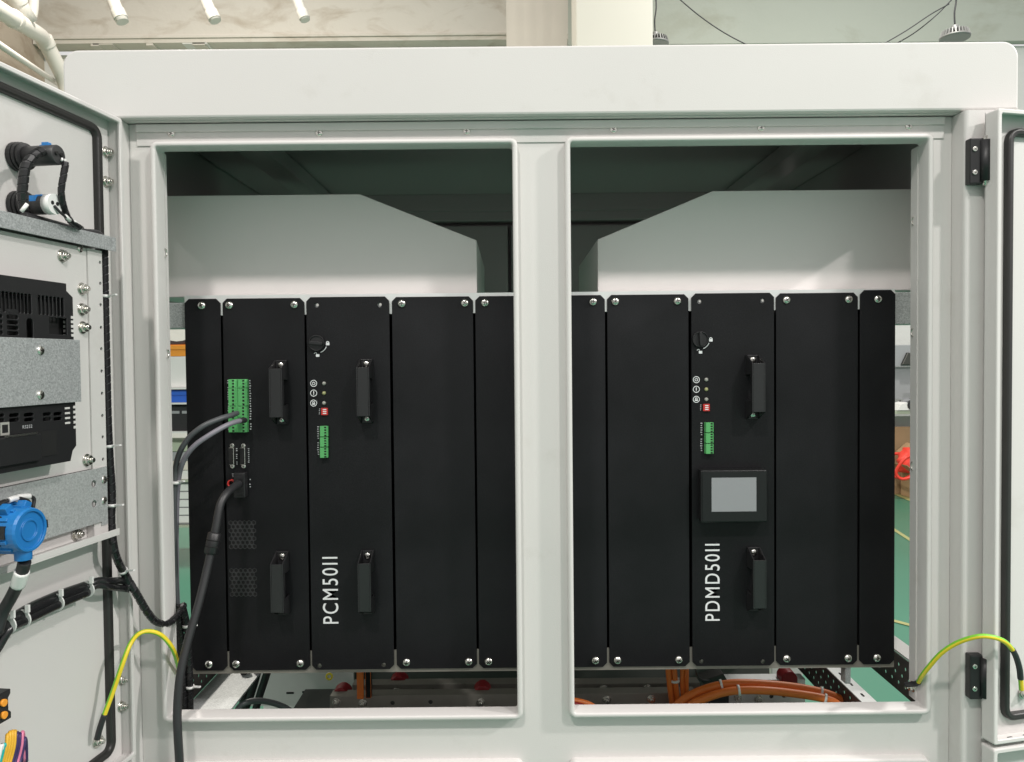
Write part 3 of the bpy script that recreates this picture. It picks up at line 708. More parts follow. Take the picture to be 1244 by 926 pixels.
# ================================================================== RACK MODULES AND PANELS
YP = YM - .003                                # faceplate front
def face(t, a, b, top, holes=(), off=0., name='faceplate', c=.008, z1=None, z0=None):
    return plate(name, chamf(a, b, z0 or ZM0, z1 or ZM1, c), holes, .0026, lambda x, z, q: (x - t.location.x, YP + .0013 - off + q - t.location.y, z - t.location.z), 'black', t, .0005)
G = .0021
def P(px, py, Y=YP): return xz(px, py, Y)
zt_s, zb_s = 1.6085, .9325
def blank(a, b, label, sx, top=ZM1, bot=ZM0):
    t = thing('blank_panel', label, 'panel', ((a + b) / 2, YP, ZM0), 'blank black rack panels')
    face(t, a + G, b - G, 0, z1=top, z0=bot)
    for x in sx:
        for z in (zt_s, zb_s): screw(t, x - t.location.x, -.0002, z - ZM0)
    MB().box(a + G + .004 - t.location.x, b - G - .004 - t.location.x, .0035, .014, .045, .665).build('back_fold', 'black', t)
    return t
def body(t, a, b): MB().box(a + .006 - t.location.x, b - .006 - t.location.x, .0036, .054, .045, .665).build('module_body', 'black', t)
e = [-.612, -.541, -.3845, -.225, -.0695, .022]; q = [.083, .1767, .3327, .4920, .6490, .719]
sx = lambda px: P(px, 370)[0]
blank(e[0], e[1], 'narrow blank black panel at the far left of the left rack', [sx(245)])
blank(e[3], e[4], 'wide blank black panel right of the module lettered PCM50II', [sx(488), sx(564.5)])
blank(e[4], e[5], 'narrow blank black panel in the left rack beside the centre mullion', [sx(589)])
blank(q[0], q[1], 'narrow blank black panel in the right rack beside the centre mullion', [sx(720.5)])
blank(q[1], q[2], 'wide blank black panel left of the module lettered PDMD50II', [sx(747.5), sx(823)])
blank(q[3], q[4], 'wide blank black panel right of the module lettered PDMD50II', [sx(955.5), sx(1031)])
blank(q[4], q[5], 'narrow blank black panel at the far right of the right rack', [sx(1066.5)], 1.6255)

def handle_mesh():
    """bridge handle: hollow bar, at each end a pocket open along a slanted rim with the screw at its bottom"""
    Wd = .0120; hl = .060; gl = .0445; H = .040; wt = .0024
    mb = MB()
    mb.prism([(-H, -gl), (-H, gl), (-H + .005, gl - .0008), (-H + .010, gl - .012), (-H + .010, -gl + .012), (-H + .005, -gl + .0008)], 'x', -Wd + wt + .0001, Wd - wt - .0001)
    for s_ in (-1, 1):
        for e_ in (-1, 1):
            pr = [(0, e_ * hl), (-.004, e_ * hl), (-H, e_ * gl), (-H, e_ * (gl - .020)), (-H + .012, e_ * (gl - .020)), (-.002, e_ * (gl - .022)), (0, e_ * (gl - .022))]
            mb.prism(pr, 'x', s_ * Wd, s_ * (Wd - wt))
        mb.prism([(-H, -gl + .0201), (-H, gl - .0201), (-H + .0118, gl - .0201), (-H + .0118, -gl + .0201)], 'x', s_ * Wd, s_ * (Wd - wt))
        mb.box(-Wd + wt + .0001, Wd - wt - .0001, -.004, 0, s_ * (gl - .010), s_ * (hl - .0004))
        mb.box(-Wd + wt + .0001, Wd - wt - .0001, -H + .0101, -.0041, s_ * (gl - .0135), s_ * (gl - .0105))
        mb.box(-Wd + wt + .0001, Wd - wt - .0001, -.0055, -.0041, s_ * (hl - .0026), s_ * (hl - .0006))
    return mb.mesh('grip', 'gripm', .0007, 2)
HANDLE = handle_mesh()
def handle(t, px, pya, off=0.):
    x, za = P(px, pya); zc_ = za - .0525
    h = link('handle', HANDLE, t); h.location = (x - t.location.x, -off, zc_ - ZM0)
    for s_ in (-1, 1): screw(h, 0, -.0042, s_ * .0500, SCREW_S)
def prt(t, mb, name, mt, px, py, off=0., bevel=0., rot=0):
    x, z = P(px, py); o = mb.build(name, mt, t, bevel); o.location = (x - t.location.x, -off, z - ZM0); o.rotation_euler.y = rot; return o
PX = YP / FPX                                  # metres per photo pixel on the faceplate plane
def rect(w, h, d0, d1): return MB().box(-w / 2, w / 2, -d1, -d0, -h / 2, h / 2)
def flat(pts): return MB().prism(pts, 'y', -.0006, -.0001)
def arcring(r0, r1, a0, a1, n=20):
    A = [R_(a0 + (a1 - a0) * i / n) for i in range(n + 1)]; mb = MB()
    vs = [(r0 * math.cos(a), -.0005, r0 * math.sin(a)) for a in A] + [(r1 * math.cos(a), -.0005, r1 * math.sin(a)) for a in A]
    return mb.add(vs, [(i, i + 1, n + 2 + i, n + 1 + i) for i in range(n)])
def lettering(t, body_, px0, px1, py0, py1, off=0.):
    """vertical lettering reading upwards; px range = letter height, py range = line length"""
    x0, z0 = P(px1, py1); x1, z1 = P(px0, py0)
    me = text_mesh('lettering', body_, (px1 - px0) * PX, (py1 - py0) * PX, 'white')
    for v in me.vertices: v.co = (-v.co.y, -.0004 + v.co.z, v.co.x)
    o = link('lettering', me, t); xx, zz = P((px0 + px1) / 2, py1); o.location = (xx + (px1 - px0) * PX / 2 - t.location.x, -off, zz - ZM0)
def marks(t, px, py0, py1, n, off=0., wpx=2.2, seed=1):
    rg = random.Random(seed); mb = MB(); x, z = P(px, (py0 + py1) / 2); st = (py1 - py0) / n * PX
    for i in range(n):
        if rg.random() < .12: continue
        zz = ((n - 1) / 2 - i) * st; ww = wpx * PX * rg.uniform(.6, 1) / 2; dx = rg.uniform(-.3, .3) * PX
        mb.box(-ww + dx, ww + dx, -.0005, -.0001, zz - st * .22, zz + st * .22)
    o = mb.build('print_marks', 'print', t); o.location = (x - t.location.x, -off, z - ZM0)
def terminal(t, px0, px1, py0, py1, n, depth=.013, off=0., hx=.68):
    w_ = (px1 - px0) * PX; h_ = (py1 - py0) * PX
    mb = MB().prism([(-w_ / 2, -.001), (-w_ / 2 + .0015, -depth), (w_ / 2 - .003, -depth), (w_ / 2, -depth * .75), (w_ / 2, -.001)], 'z', -h_ / 2 + .0003, h_ / 2 - .0003)
    o = prt(t, mb, 'terminal_plug', 'green', (px0 + px1) / 2, (py0 + py1) / 2, off, .0004)
    hb = MB()
    for i in range(n):
        z = h_ / 2 - (i + .5) * h_ / n; x = -w_ / 2 + w_ * hx
        hb.box(x - .0022, x + .0016, -depth - .0002, -depth + .001, z - h_ / n * .30, z + h_ / n * .26)
    hb.build('wire_ports', 'hole', o)
    return o
def knob(t, px, py, ang, off=0.):
    k = MB(); k.cyl((0, 0, 0), (0, -.004, 0), .0145, 28)
    o = prt(t, k, 'lock_knob', 'blackp', px, py, off, .0006)
    b = MB().prism(rrect(-.0125, .0125, -.0028, .0028, .0026, 4), 'y', -.0125, -.0041).build('knob_bar', 'blackp', o, .0006); b.rotation_euler.y = ang
    r = MB(); r.loops([[(rr * math.cos(2 * math.pi * i / 28), y, rr * math.sin(2 * math.pi * i / 28)) for i in range(28)] for rr, y in ((.0145, -.004), (.0145, -.0065), (.0132, -.0065), (.0132, -.004))], 0, True); r.build('knob_rim', 'blackp', o)
def padlock(t, px, py, off, open_=False):
    s_ = PX
    mb = flat(rrect(-2.1 * s_, 2.1 * s_, -2.6 * s_, .6 * s_, .4 * s_, 2)); o = prt(t, mb, 'lock_symbol', 'white', px, py, off)
    a = arcring(1.0 * s_, 1.9 * s_, 0, 180, 10).build('shackle_symbol', 'white', o)
    a.location = (-2.6 * s_ if open_ else 0, 0, .6 * s_ if not open_ else 1.0 * s_)
def icons(t, px, pys, off):
    for i, py in enumerate(pys):
        o = prt(t, arcring(.0052, .0064, 0, 360, 24), 'status_symbol', 'white', px, py, off)
        m = MB()
        if i == 0:
            a = arcring(.0020, .0031, 120, 420, 16); m.add(a.v, a.f); m.box(-.0005, .0005, -.0006, -.0001, .0008, .0036)
        elif i == 1: m.box(-.0008, .0008, -.0006, -.0001, -.0012, .0036); m.box(-.0008, .0008, -.0006, -.0001, -.0034, -.0020)
        else:
            m.box(-.0028, .0028, -.0006, -.0001, -.0030, -.0004); m.box(-.0022, -.0010, -.0006, -.0001, -.0003, .0032); m.box(.0010, .0022, -.0006, -.0001, -.0003, .0032); m.box(-.0009, .0009, -.0006, -.0001, .0020, .0032)
        m.build('symbol_inner', 'white', o)
def leds(t, px, pys, off):
    for i, py in enumerate(pys):
        mb = MB(); n = 14
        mb.loops([[(r * math.cos(2 * math.pi * k / n), y, r * math.sin(2 * math.pi * k / n)) for k in range(n)] for r, y in ((.0036, 0), (.0036, -.001), (.0028, -.0026), (.0014, -.0034))], 0, True, capb=True)
        prt(t, mb, 'indicator_light', 'ledy' if i == 1 else 'led', px, py, off)
def dip(t, px, py, off):
    o = prt(t, rect(.0122, .0132, 0, .004), 'dip_switch', 'red', px, py, off, .0004)
    for k in range(3):
        MB().box(-.0028, .0036, -.0043, -.0040, -.0044 + k * .0036, -.0026 + k * .0036).build('lever', 'white', o)
def hole_marks(t, pts, off):
    hm = []
    for px, py in pts: x, z = P(px, py); hm.append((x, z))
    return hm
# ---- control module of the left rack (signal terminals)
t = thing('control_module', 'black module with tall green terminals, vent grids and plugged cables, unlettered', 'module', ((e[1] + e[2]) / 2, YP, ZM0))
face(t, e[1] + G, e[2] - G, 0); body(t, e[1], e[2])
for px in (278.5, 357.5):
    for z in (zt_s, zb_s): screw(t, P(px + (0 if z > 1.2 else 0), 370)[0] - t.location.x, -.0002, z - ZM0)
handle(t, 342, 442.5); handle(t, 343.5, 674)
for (a, b) in ((279.5, 289.6), (291.0, 302.4)):
    for (y0, y1, n) in ((460.6, 471.3, 3), (471.5, 492.9, 5), (493.1, 524.8, 8)): terminal(t, a, b, y0, y1, n)
o = prt(t, rect(2.2 * PX, 64 * PX, .0002, .010), 'terminal_header', 'green', 290.3, 492.7)
marks(t, 277.8, 461, 523, 22, seed=3); marks(t, 304.2, 461, 523, 20, seed=4)
for px in (282.4, 296.0):
    s_ = prt(t, MB().prism(chamf(-.0046, .0046, -.0165, .0165, .0015), 'y', -.006, 0), 'socket', 'steel', px, 554, 0, .0004)
    MB().prism(chamf(-.0046, .0034, -.0155, .0155, .0012), 'y', -.0064, -.0061).build('socket_insert', 'hole', s_)
    for zz in (-.0195, .0195): screw(s_, 0, 0, zz, SCREW_T)
marks(t, 287.6, 544, 565, 9, wpx=1.9, seed=5); marks(t, 302.2, 544, 565, 9, wpx=1.9, seed=6)
pl = prt(t, rect(14 * PX, 30 * PX, .0002, .018), 'signal_plug', 'blackp', 294.5, 588, 0, .002)
for k in range(4): MB().box(-.009, .009, -.0195, -.0185, -.017 + k * .010, -.013 + k * .010).build('plug_rib', 'blackp', pl)
rr_ = MB(); rr_.loops([[(r * math.cos(2 * math.pi * k / 18), y, r * math.sin(2 * math.pi * k / 18)) for k in range(18)] for r, y in ((.0075, 0), (.0075, -.007), (.005, -.007), (.005, -.001))], 0, True)
prt(t, rr_, 'red_ring', 'red', 282.3, 587)
marks(t, 304, 581, 593, 4, seed=7, wpx=1.8); marks(t, 283, 575, 580, 3, seed=8, wpx=1.8)
def vent(px0, px1, py0, py1):
    x0, z1 = P(px0, py0); x1, z0 = P(px1, py1); R = .0050; dx = R * math.sqrt(3); dz = 1.5 * R; mb = MB(); bk = MB()
    nr = int((z1 - z0) / dz) + 1
    for j in range(nr):
        nc = int((x1 - x0) / dx) - (j % 2)
        for i in range(nc + 1):
            cx = x0 + .003 + i * dx + (dx / 2 if j % 2 else 0); cz = z1 - .002 - j * dz
            o_ = [(cx + R * math.cos(R_(60 * k + 30)), cz + R * math.sin(R_(60 * k + 30))) for k in range(6)]
            i_ = [(cx + R * .70 * math.cos(R_(60 * k + 30)), cz + R * .70 * math.sin(R_(60 * k + 30))) for k in range(6)]
            tx, tz = t.location.x, ZM0
            mb.loops([[(a - tx, -.0012, b - tz) for a, b in o_], [(a - tx, -.0012, b - tz) for a, b in i_], [(a - tx, -.00015, b - tz) for a, b in i_]])
            bk.add([(a - tx, -.0002, b - tz) for a, b in i_], [tuple(range(6))])
    o = mb.build('vent_grid', 'ventm', t); bk.build('vent_opening', 'hole', o)
vent(278.5, 308, 634, 664); vent(279.5, 309, 692, 723)
# ---- PCM50II and PDMD50II
def power_module(name, label, a, b, hl_px, kx, ky, kang, lockpos, ux, ix, iys, lx, dxp, dyp, tx0, tx1, tys, mkx, textpos, word, handles, off=.003):
    t = thing(name, label, 'module', ((a + b) / 2, YP, ZM0))
    hz = []
    for px, py in hl_px:
        x, z = P(px, py, YP - off); hz.append(circ(x, z, .0042, 12))
    face(t, a + G * 1.2, b - G * 1.2, 0, hz, off, z1=ZM1 + .001, z0=ZM0 + .001); body(t, a, b)
    for px, py in hl_px:
        x, z = P(px, py, YP - off); MB().cyl((x - t.location.x + .0012, .0029, z - ZM0 + .001), (x - t.location.x + .0012, .0003, z - ZM0 + .001), .0026, 10).build('hole_insert', 'steel', t)
    off = off + .0001
    for px, py in handles: handle(t, px, py, off)
    knob(t, kx, ky, kang, off); padlock(t, *lockpos, off); padlock(t, *ux, off, True)
    r0 = 11.5 * PX; o = prt(t, arcring(r0, r0 + .9 * PX, -70, -22, 10), 'turn_mark', 'white', kx, ky - 0, off)
    icons(t, ix, iys, off); leds(t, lx, iys, off); dip(t, dxp, dyp, off)
    marks(t, dxp - 6.6, dyp - 4, dyp + 4, 4, off, 1.6, 11)
    for y0, y1 in zip(tys, tys[1:]): terminal(t, tx0, tx1, y0, y1 - .5, 4, .010, off, .74)
    marks(t, mkx, tys[0], tys[-1], 14, off, 2.6, 12)
    lettering(t, word, *textpos, off)
    return t
power_module('power_module', 'black power module lettered PCM50II with two handles and a lock knob', e[2], e[3], [(384.5, 371), (461, 370.5), (388, 809), (466, 808)],
             385.8, 417, 0.12, (398.6, 417), (386.5, 431), 381.6, (465.8, 477.6, 489.7), 394.2, 395.2, 499.8, 389.8, 400, (517, 530.4, 542.8, 556), 387.2,
             (393, 412, 675, 757), 'PCM50II', [(445.7, 441), (447.3, 672.4)])
pd = power_module('power_module', 'black power module lettered PDMD50II with a small grey screen', q[2], q[3], [(850, 366.5), (926.5, 365.5), (852.5, 804), (927, 804)],
             849.6, 412.5, 1.5, (863, 412.5), (850.5, 427), 845.4, (461.3, 473, 485.2), 857.5, 857.2, 495, 854.7, 865.2, (512.7, 525.4, 538.3, 551.2), 851.6,
             (856, 874, 659, 753.5), 'PDMD50II', [(913, 436), (914.3, 668.5)])
# touch screen on the PDMD module
YS = YP - .030
x0, z1 = xz(851.2, 571.4, YS); x1, z0 = xz(932.6, 634.6, YS)
sc = thing('touch_screen', 'small square touch screen with grey display and black frame, on the module lettered PDMD50II', 'screen', ((x0 + x1) / 2, YP - .0032, z0))
sc.parent = None
tx, ty, tz = sc.location
fr2 = MB(); 
def SL(i, y, r): return [(p[0] - tx, y - ty, p[1] - tz) for p in rrect(x0 + i, x1 - i, z0 + i, z1 - i, r, 4)]
fr2.loops([SL(.0012, YP - .0034, .003), SL(0, YP - .010, .003), SL(0, YS + .002, .003), SL(.0015, YS, .0025)], 0, False, capa=True, capb=True)
fr2.build('frame', 'glossb', sc, .0008, 3)
sx0, sz1 = xz(864.3, 580.5, YS); sx1, sz0 = xz(918.8, 621.2, YS)
MB().box(sx0 - tx, sx1 - tx, YS - .0008 - ty, YS - .0003 - ty, sz0 - tz, sz1 - tz).build('display', 'screen', sc)
bz = .0016
plate('bezel', rrect(x0 + .003, x1 - .003, z0 + .003, z1 - .003, .002, 3), [[(sx0 - .0005, sz0 - .0005), (sx1 + .0005, sz0 - .0005), (sx1 + .0005, sz1 + .0005), (sx0 - .0005, sz1 + .0005)]], .001, lambda a, b, c: (a - tx, YS - .0008 + c - ty, b - tz), 'glossb', sc, .0002)

# ================================================================== BATTERY CONNECTIONS BELOW THE MODULES
def bolt(parent, p, d=.006):
    o = screw(parent, p[0], p[1], p[2], NUT, 'bolt'); return o
def bar(name, px0, px1, py0, py1, Y, mt, label, holes, bolts, cat='bar', dep=.03):
    x0, z1 = xz(px0, py0, Y); x1, z0 = xz(px1, py1, Y)
    t = thing(name, label, cat, (x0, Y, z0), 'busbar rails below the modules')
    o = plate('rail_face', [(0, 0), (x1 - x0, 0), (x1 - x0, z1 - z0), (0, z1 - z0)], [circ(xz(px, py, Y)[0] - x0, xz(px, py, Y)[1] - z0, .005, 10) for px, py in holes], .003, lambda a, b, c: (a, c, b), mt, t, .0006)
    MB().box(0, x1 - x0, .0016, dep, z1 - z0 - .003, z1 - z0).build('rail_flange', mt, t)
    MB().box(0.002, x1 - x0 - .002, .003, .005, .002, z1 - z0 - .004).build('rail_back', 'dark_box', t)
    for px, py in bolts: xx, zz = xz(px, py, Y); bolt(t, (xx - x0, -.0017, zz - z0))
    return t
bar('busbar_rail', 401, 640, 845.5, 872, 1.66, 'alud', 'front metal rail with bolts seen below the left rack', [(477, 854), (523, 853)], [(409, 853), (441, 854), (584, 853)])
bar('busbar_rail', 428, 640, 832, 850, 1.74, 'alud', 'rear metal rail behind the bolted front rail below the left rack', [(526, 839)], [(482, 840)])
bar('busbar_rail', 676, 845, 843, 872, 1.66, 'alud', 'front metal rail seen below the right rack beside the mullion', [], [(737, 850), (791, 849)])
bar('busbar_rail', 676, 850, 831, 847, 1.74, 'alud', 'rear metal rail seen below the right rack beside the mullion', [], [(733, 837), (786, 836)])
bar('busbar_rail', 866, 978, 826, 872, 1.70, 'alu', 'bright metal plate with bolts behind the orange cables', [(922, 847), (937, 846), (952, 845), (972, 844)], [(896, 848), (921, 849)])
def cap(px, py, Y, w_, h_, label, red='redcap'):
    c = at(px, py, Y); t = thing('terminal_cap', label, 'cap', c, 'red terminal caps'); mb = MB(); a = w_ * PX * Y / YP / 2; b = h_ * PX * Y / YP
    mb.prism([(-a, 0), (a, 0), (a, b * .45), (a * .75, b * .75), (a * .3, b), (-a * .3, b), (-a * .75, b * .75), (-a, b * .45)], 'y', -.018, .018)
    mb.build('shell', red, t, .004, 3, 20); MB().box(-a * 1.05, a * 1.05, -.019, .019, -.004, -.0002).build('skirt', red, t, .001)
cap(416, 845, 1.70, 21, 13, 'red cap at the left end of the busbar rails'); cap(485, 832, 1.78, 22, 14, 'red cap behind the middle of the rails, under the PCM50II side')
cap(586, 843, 1.70, 21, 14, 'red cap on the rails near the mullion'); cap(956, 826, 1.70, 20, 14, 'red cap above the bright metal plate right of the orange cables')
cap(893, 827.5, 1.72, 20, 5, 'flat red cap partly behind the orange cables')
x, z = xz(437, 820, 1.64)
o = MB().box(-.007, .007, -.004, .004, -.048, .03).box(.010, .022, .004, .02, -.05, .03, 1).build('fuse_link', ['orange', 'hole'], None, .001); o.location = (x, 1.645, z - .005); tag(o, 'narrow orange red strip hanging between the red caps', 'strip')
x, z = xz(353, 835, 1.90)
o = MB().box(-.13, .15, 0, .01, -.06, .10).box(-.02, .0, -.001, -.0002, -.03, -.024, 1).box(.02, .03, -.001, -.0002, -.028, -.022, 1).build('cover_plate', ['paint', 'hole'], None, .001); o.location = (x, 1.93, z); tag(o, 'grey cover plate with small holes below the left rack', 'plate')
o = MB().tube([(.006 * math.cos(k * .4), 0, .006 * math.sin(k * .4)) for k in range(17)], .0022, 6).build('cable_ring', 'yellow'); o.location = at(400, 822, 1.6); tag(o, 'tiny yellow ring label hanging under the left rack', 'ring')
def cable(name, label, mt, pts, r, group=None, n=10, cat='cable'):
    p = spline([at(*a) for a in pts], n); c = p[-1].copy(); t = thing(name, label, cat, c, group)
    MB().tube([a - c for a in p], r, 12).build('jacket', mt, t); return t, [a - c for a in p]
def tie(t, pts, f, r, tail=True, mt='wplast', tl=.02, tdir=(1, -.3, .1)):
    i = max(1, min(len(pts) - 2, int(f * (len(pts) - 1)))); p = pts[i]; d = (pts[i + 1] - pts[i - 1]).normalized()
    MB().cyl(p - d * .0022, p + d * .0022, r * 1.12, 16).build('cable_tie', mt, t)
    if tail:
        td = Vector(tdir).normalized(); MB().box(-.0022, .0022, -.0012, .0012, 0, tl).build('tie_tail', mt, t).matrix_local = Matrix.Translation(p + td * r * .9) @ td.to_track_quat('Z', 'Y').to_matrix().to_4x4()
g_ = 'orange power cables below the right rack'
t, p = cable('power_cable', 'upper of the two long orange cables arching below the PDMD50II module', 'orange', [(800, 900, 1.58), (818, 862, 1.57), (845, 842, 1.56), (885, 831, 1.55), (930, 831.5, 1.55), (975, 836.5, 1.55), (1010, 845, 1.54), (1030, 857, 1.53), (1040, 880, 1.52)], .0085, g_)
tie(t, p, .36, .010, False); tie(t, p, .71, .010, False)
t, p = cable('power_cable', 'lower of the two long orange cables arching below the PDMD50II module', 'orange', [(815, 905, 1.56), (835, 862, 1.55), (858, 848, 1.54), (890, 839.5, 1.535), (930, 839, 1.53), (975, 844, 1.53), (1005, 850, 1.52), (1022, 860, 1.51), (1030, 880, 1.5)], .008, g_)
tie(t, p, .40, .0095, False); tie(t, p, .74, .0095, False)
for i, (a, lab) in enumerate((((812, 795), 'leftmost of the upright orange cables'), ((819, 800), 'second upright orange cable from the left'), ((829, 800), 'third upright orange cable from the left'), ((834, 798), 'rightmost of the upright orange cables'))):
    px = a[0]; b = [(px - 1, 790, 1.60 + .02 * (i % 2)), (px, 815, 1.60), (px + (2 if i < 2 else 0), 835, 1.60), (px + (5 if i < 2 else 2), 862, 1.61), (px + (6 if i < 2 else 2), 895, 1.61)]
    t, p = cable('power_cable', lab + ' under the right rack', 'orange', b, .006 if i < 2 else .0048, g_)
    if i == 1: tie(t, p, .42, .0085, False)
cable('power_cable', 'orange cable low beside the mullion below the right rack', 'orange', [(670, 848, 1.50), (695, 851, 1.50), (718, 857, 1.50), (735, 872, 1.50)], .006, g_)
cable('power_cable', 'dark red orange cable lowest beside the mullion below the right rack', 'redcap', [(670, 855, 1.49), (695, 856, 1.49), (712, 861, 1.49), (725, 876, 1.49)], .006, g_)
x, z = xz(868, 838, 1.61)
o = MB().prism([(-.03, .01), (.016, .026), (.034, -.004), (-.012, -.014)], 'y', -.02, .02).box(-.012, .030, -.012, .02, -.075, -.0145).build('cable_clamp', 'blackp', None, .0015); o.location = (x, 1.62, z + .012); tag(o, 'black plastic cable clamp behind the long orange cables', 'clamp')
cable('thin_wire', 'thin black wire looping down from the right rack to the clamp', 'cable', [(845, 800, 1.55), (846, 818, 1.56), (853, 826, 1.58), (862, 827, 1.60)], .0018, None, 10, 'wire')
# black cables under the left rack
for (a, b, c, d, r, lab) in ((299, 297, 296, 292, .009, 'upright black cable under the left rack, leftmost of three'), (316, 310, 302, 290, .009, 'slanted black cable under the left rack, middle of three'), (330, 322, 314, 306, .008, 'slanted black cable under the left rack, rightmost of three')):
    cable('black_cable', lab, 'cable', [(a, 800, 1.62), (b, 825, 1.63), (c, 850, 1.64), (d, 880, 1.65)], r, 'black cables below the left rack')
cable('black_cable', 'dark grey cable arched low under the left rack', 'slate', [(283, 880, 1.50), (290, 860, 1.51), (303, 852.5, 1.52), (322, 852, 1.53), (345, 859, 1.54), (362, 872, 1.55)], .006, 'black cables below the left rack')

# ================================================================== CABLES BETWEEN LEFT DOOR AND RACK
t, p = cable('signal_cable', 'dark grey cable from the tall green terminals, upper of the pair', 'slate', [(288, 502, 1.425), (281, 504.5, 1.40), (265, 509.5, 1.375), (245, 519, 1.36), (227, 535, 1.36), (215.5, 558, 1.365), (212, 590, 1.37), (212, 650, 1.375), (214, 720, 1.38), (219, 800, 1.385), (227, 866, 1.39), (230, 900, 1.39)], .0049)
tie(t, p, .545, .0095, True, tl=.012)
t, p = cable('signal_cable', 'lavender grey cable from the tall green terminals, lower of the pair', 'greycable', [(298, 510.5, 1.425), (289, 512, 1.40), (275, 517, 1.375), (254, 529, 1.355), (235, 543, 1.35), (222, 562, 1.36), (216, 590, 1.38), (214, 650, 1.395), (215, 720, 1.40), (220, 800, 1.40), (228, 866, 1.41), (231, 900, 1.41)], .0046)
sl = MB().tube([v for v in p[1:9]], .0053, 10).build('end_sleeve', 'cable', t)
# power lead with ferrite
t, p = cable('power_lead', 'thick black lead with a ferrite block hanging from the control module out over the sill', 'cable', [(290, 588, 1.425), (284, 592, 1.40), (275, 600, 1.375), (267.5, 614, 1.36), (262.5, 640, 1.35), (258.5, 660, 1.345), (252, 690, 1.335), (241, 735, 1.315), (228, 780, 1.295), (219, 820, 1.28), (215.5, 860, 1.272), (216, 890, 1.268), (218, 926, 1.268), (220, 990, 1.27)], .0070)
i0 = min(range(len(p)), key=lambda i: (p[i] + t.location - at(258.7, 659, 1.345)).length); dd = (p[i0 + 1] - p[i0 - 1]).normalized()
fe = MB().tube([p[i0] - dd * .0185, p[i0] - dd * .0165, p[i0] + dd * .0165, p[i0] + dd * .0185], [.0095, .0115, .0115, .0095], 14).build('ferrite_block', 'blackp', t)
for s_ in (-.005, .006): MB().cyl(p[i0] + dd * s_ - dd * .001, p[i0] + dd * s_ + dd * .001, .0119, 14).build('ferrite_rib', 'hole', fe)
# spiral wrapped looms
def loom(label, pts, r, group='spiral wrapped looms', ties=(), pitch=.013, world=True):
    p = spline(pts, 10); c = p[0].copy(); t = thing('cable_loom', label, 'cable', c, group); L = [a - c for a in p]
    mb = MB(); spiral(mb, L, r, pitch); mb.build('spiral_wrap', ['blackg', 'cable'], t)
    for f in ties: tie(t, L, f, r * 1.05, True, tl=.016)
    return t
def W(px, py, wv):                              # pixel -> world point at height wv above the left door
    return ML @ D3(px, py, wv)
loom('long spiral wrapped loom running down the left door, then over to the rack',
     [W(126.5, 300, .026), W(127.5, 360, .027), W(129, 430, .027), W(131, 510, .028), W(133.5, 560, .029), W(136, 600, .030), W(135.5, 635, .031), W(140, 672, .036), at(152, 698, 1.235), at(165, 720, 1.245), at(180, 745, 1.265), at(191, 756, 1.285), at(204, 757, 1.305), at(215, 749, 1.325), at(221, 740, 1.345), at(223, 735, 1.365)], .0062, ties=(.07, .24, .36, .52))
loom('spiral wrapped loom dropping past the sill at the left of the left rack', [at(222, 738, 1.365), at(226, 755, 1.37), at(229, 785, 1.375), at(230.5, 820, 1.38), at(231, 850, 1.385), at(231, 895, 1.385)], .0062, ties=(.25, .70))
loom('second loom beside the sill, hanging left of the first', [at(216, 735, 1.365), at(219, 765, 1.37), at(222, 800, 1.375), at(223.5, 840, 1.38), at(224, 895, 1.385)], .0056)
# black bundle across the door
t = thing('cable_bundle', 'thick black cable bundle with four white ties crossing the left door', 'cable', W(4, 760, .02)); c = t.location
pb = spline([W(-30, 778, .02), W(0, 764, .02), W(35, 742, .02), W(70, 726, .02), W(106, 713, .02)], 10)
MB().tube([a - c for a in pb], .0095, 12).build('sleeve', 'blackg', t)
pb2 = spline([W(-25, 815, .02), W(-5, 790, .02), W(12, 764, .026), W(35, 752, .027), W(70, 735, .027), W(106, 720, .026)], 10)
MB().tube([a - c for a in pb2], .0062, 12).build('inner_cable', 'blackg', t)
for k, (ya, yb) in enumerate(((706, 704), (712, 712))):
    pp = spline([W(104, 714 + k * 5, .024), W(118, 706 + k * 5, .03), W(133, ya + k * 1, .035), at(150, yb + 2 + k * 1, 1.235), at(158, 714 + k * 2, 1.24)], 8); MB().tube([a - c for a in pp], .0055, 10).build('branch_cable', 'blackg', t)
for px, py in ((9, 759), (27, 752), (68, 732), (105, 716)):
    a, b = W(px - 4, py + 2.2, .023), W(px + 4, py - 2.2, .023); d = (b - a).normalized(); m = a.lerp(b, .5)
    MB().cyl(m - d * .0011 - c, m + d * .0011 - c, .0130, 18).build('cable_tie', 'wplast', t); MB().box(-.0024, .0024, -.002, .002, 0, .01).build('tie_head', 'wplast', t).location = m - c + Vector((.010, -.004, .010))
# spare white ties of the channel loom are part of the loom; earth wires
def earth(label, path, ends, r=.0038):
    p = spline(path, 12); c = p[0].copy(); t = thing('earth_wire', label, 'wire', c, 'green and yellow earth wires')
    MB().tube([a - c for a in p], r, 12, 0, True, [0, 0, 0, 1, 1, 1, 0, 0, 0, 1, 1, 1]).build('jacket', ['yellow', 'egreen'], t)
    n = len(p)
    for (i0, i1) in ends:
        if i0 is None: continue
        MB().tube([p[i] - c for i in range(i0, i1)], r * 1.2, 12).build('heat_shrink', 'cable', t)
    return t, p
E0 = [W(118, 898, .014), W(121, 886, .018), W(127, 868, .024), W(138, 838, .034), at(149, 806, 1.20), at(158, 783, 1.215), at(168, 770.5, 1.235), at(181, 767, 1.248), at(196, 772, 1.262), at(209, 787, 1.280), at(216, 806, 1.312), at(219, 822, 1.34)]
earth('yellow and green earth wire looping from the left door to the rack', E0, ((0, 25),))
XS = RX1 - .0107
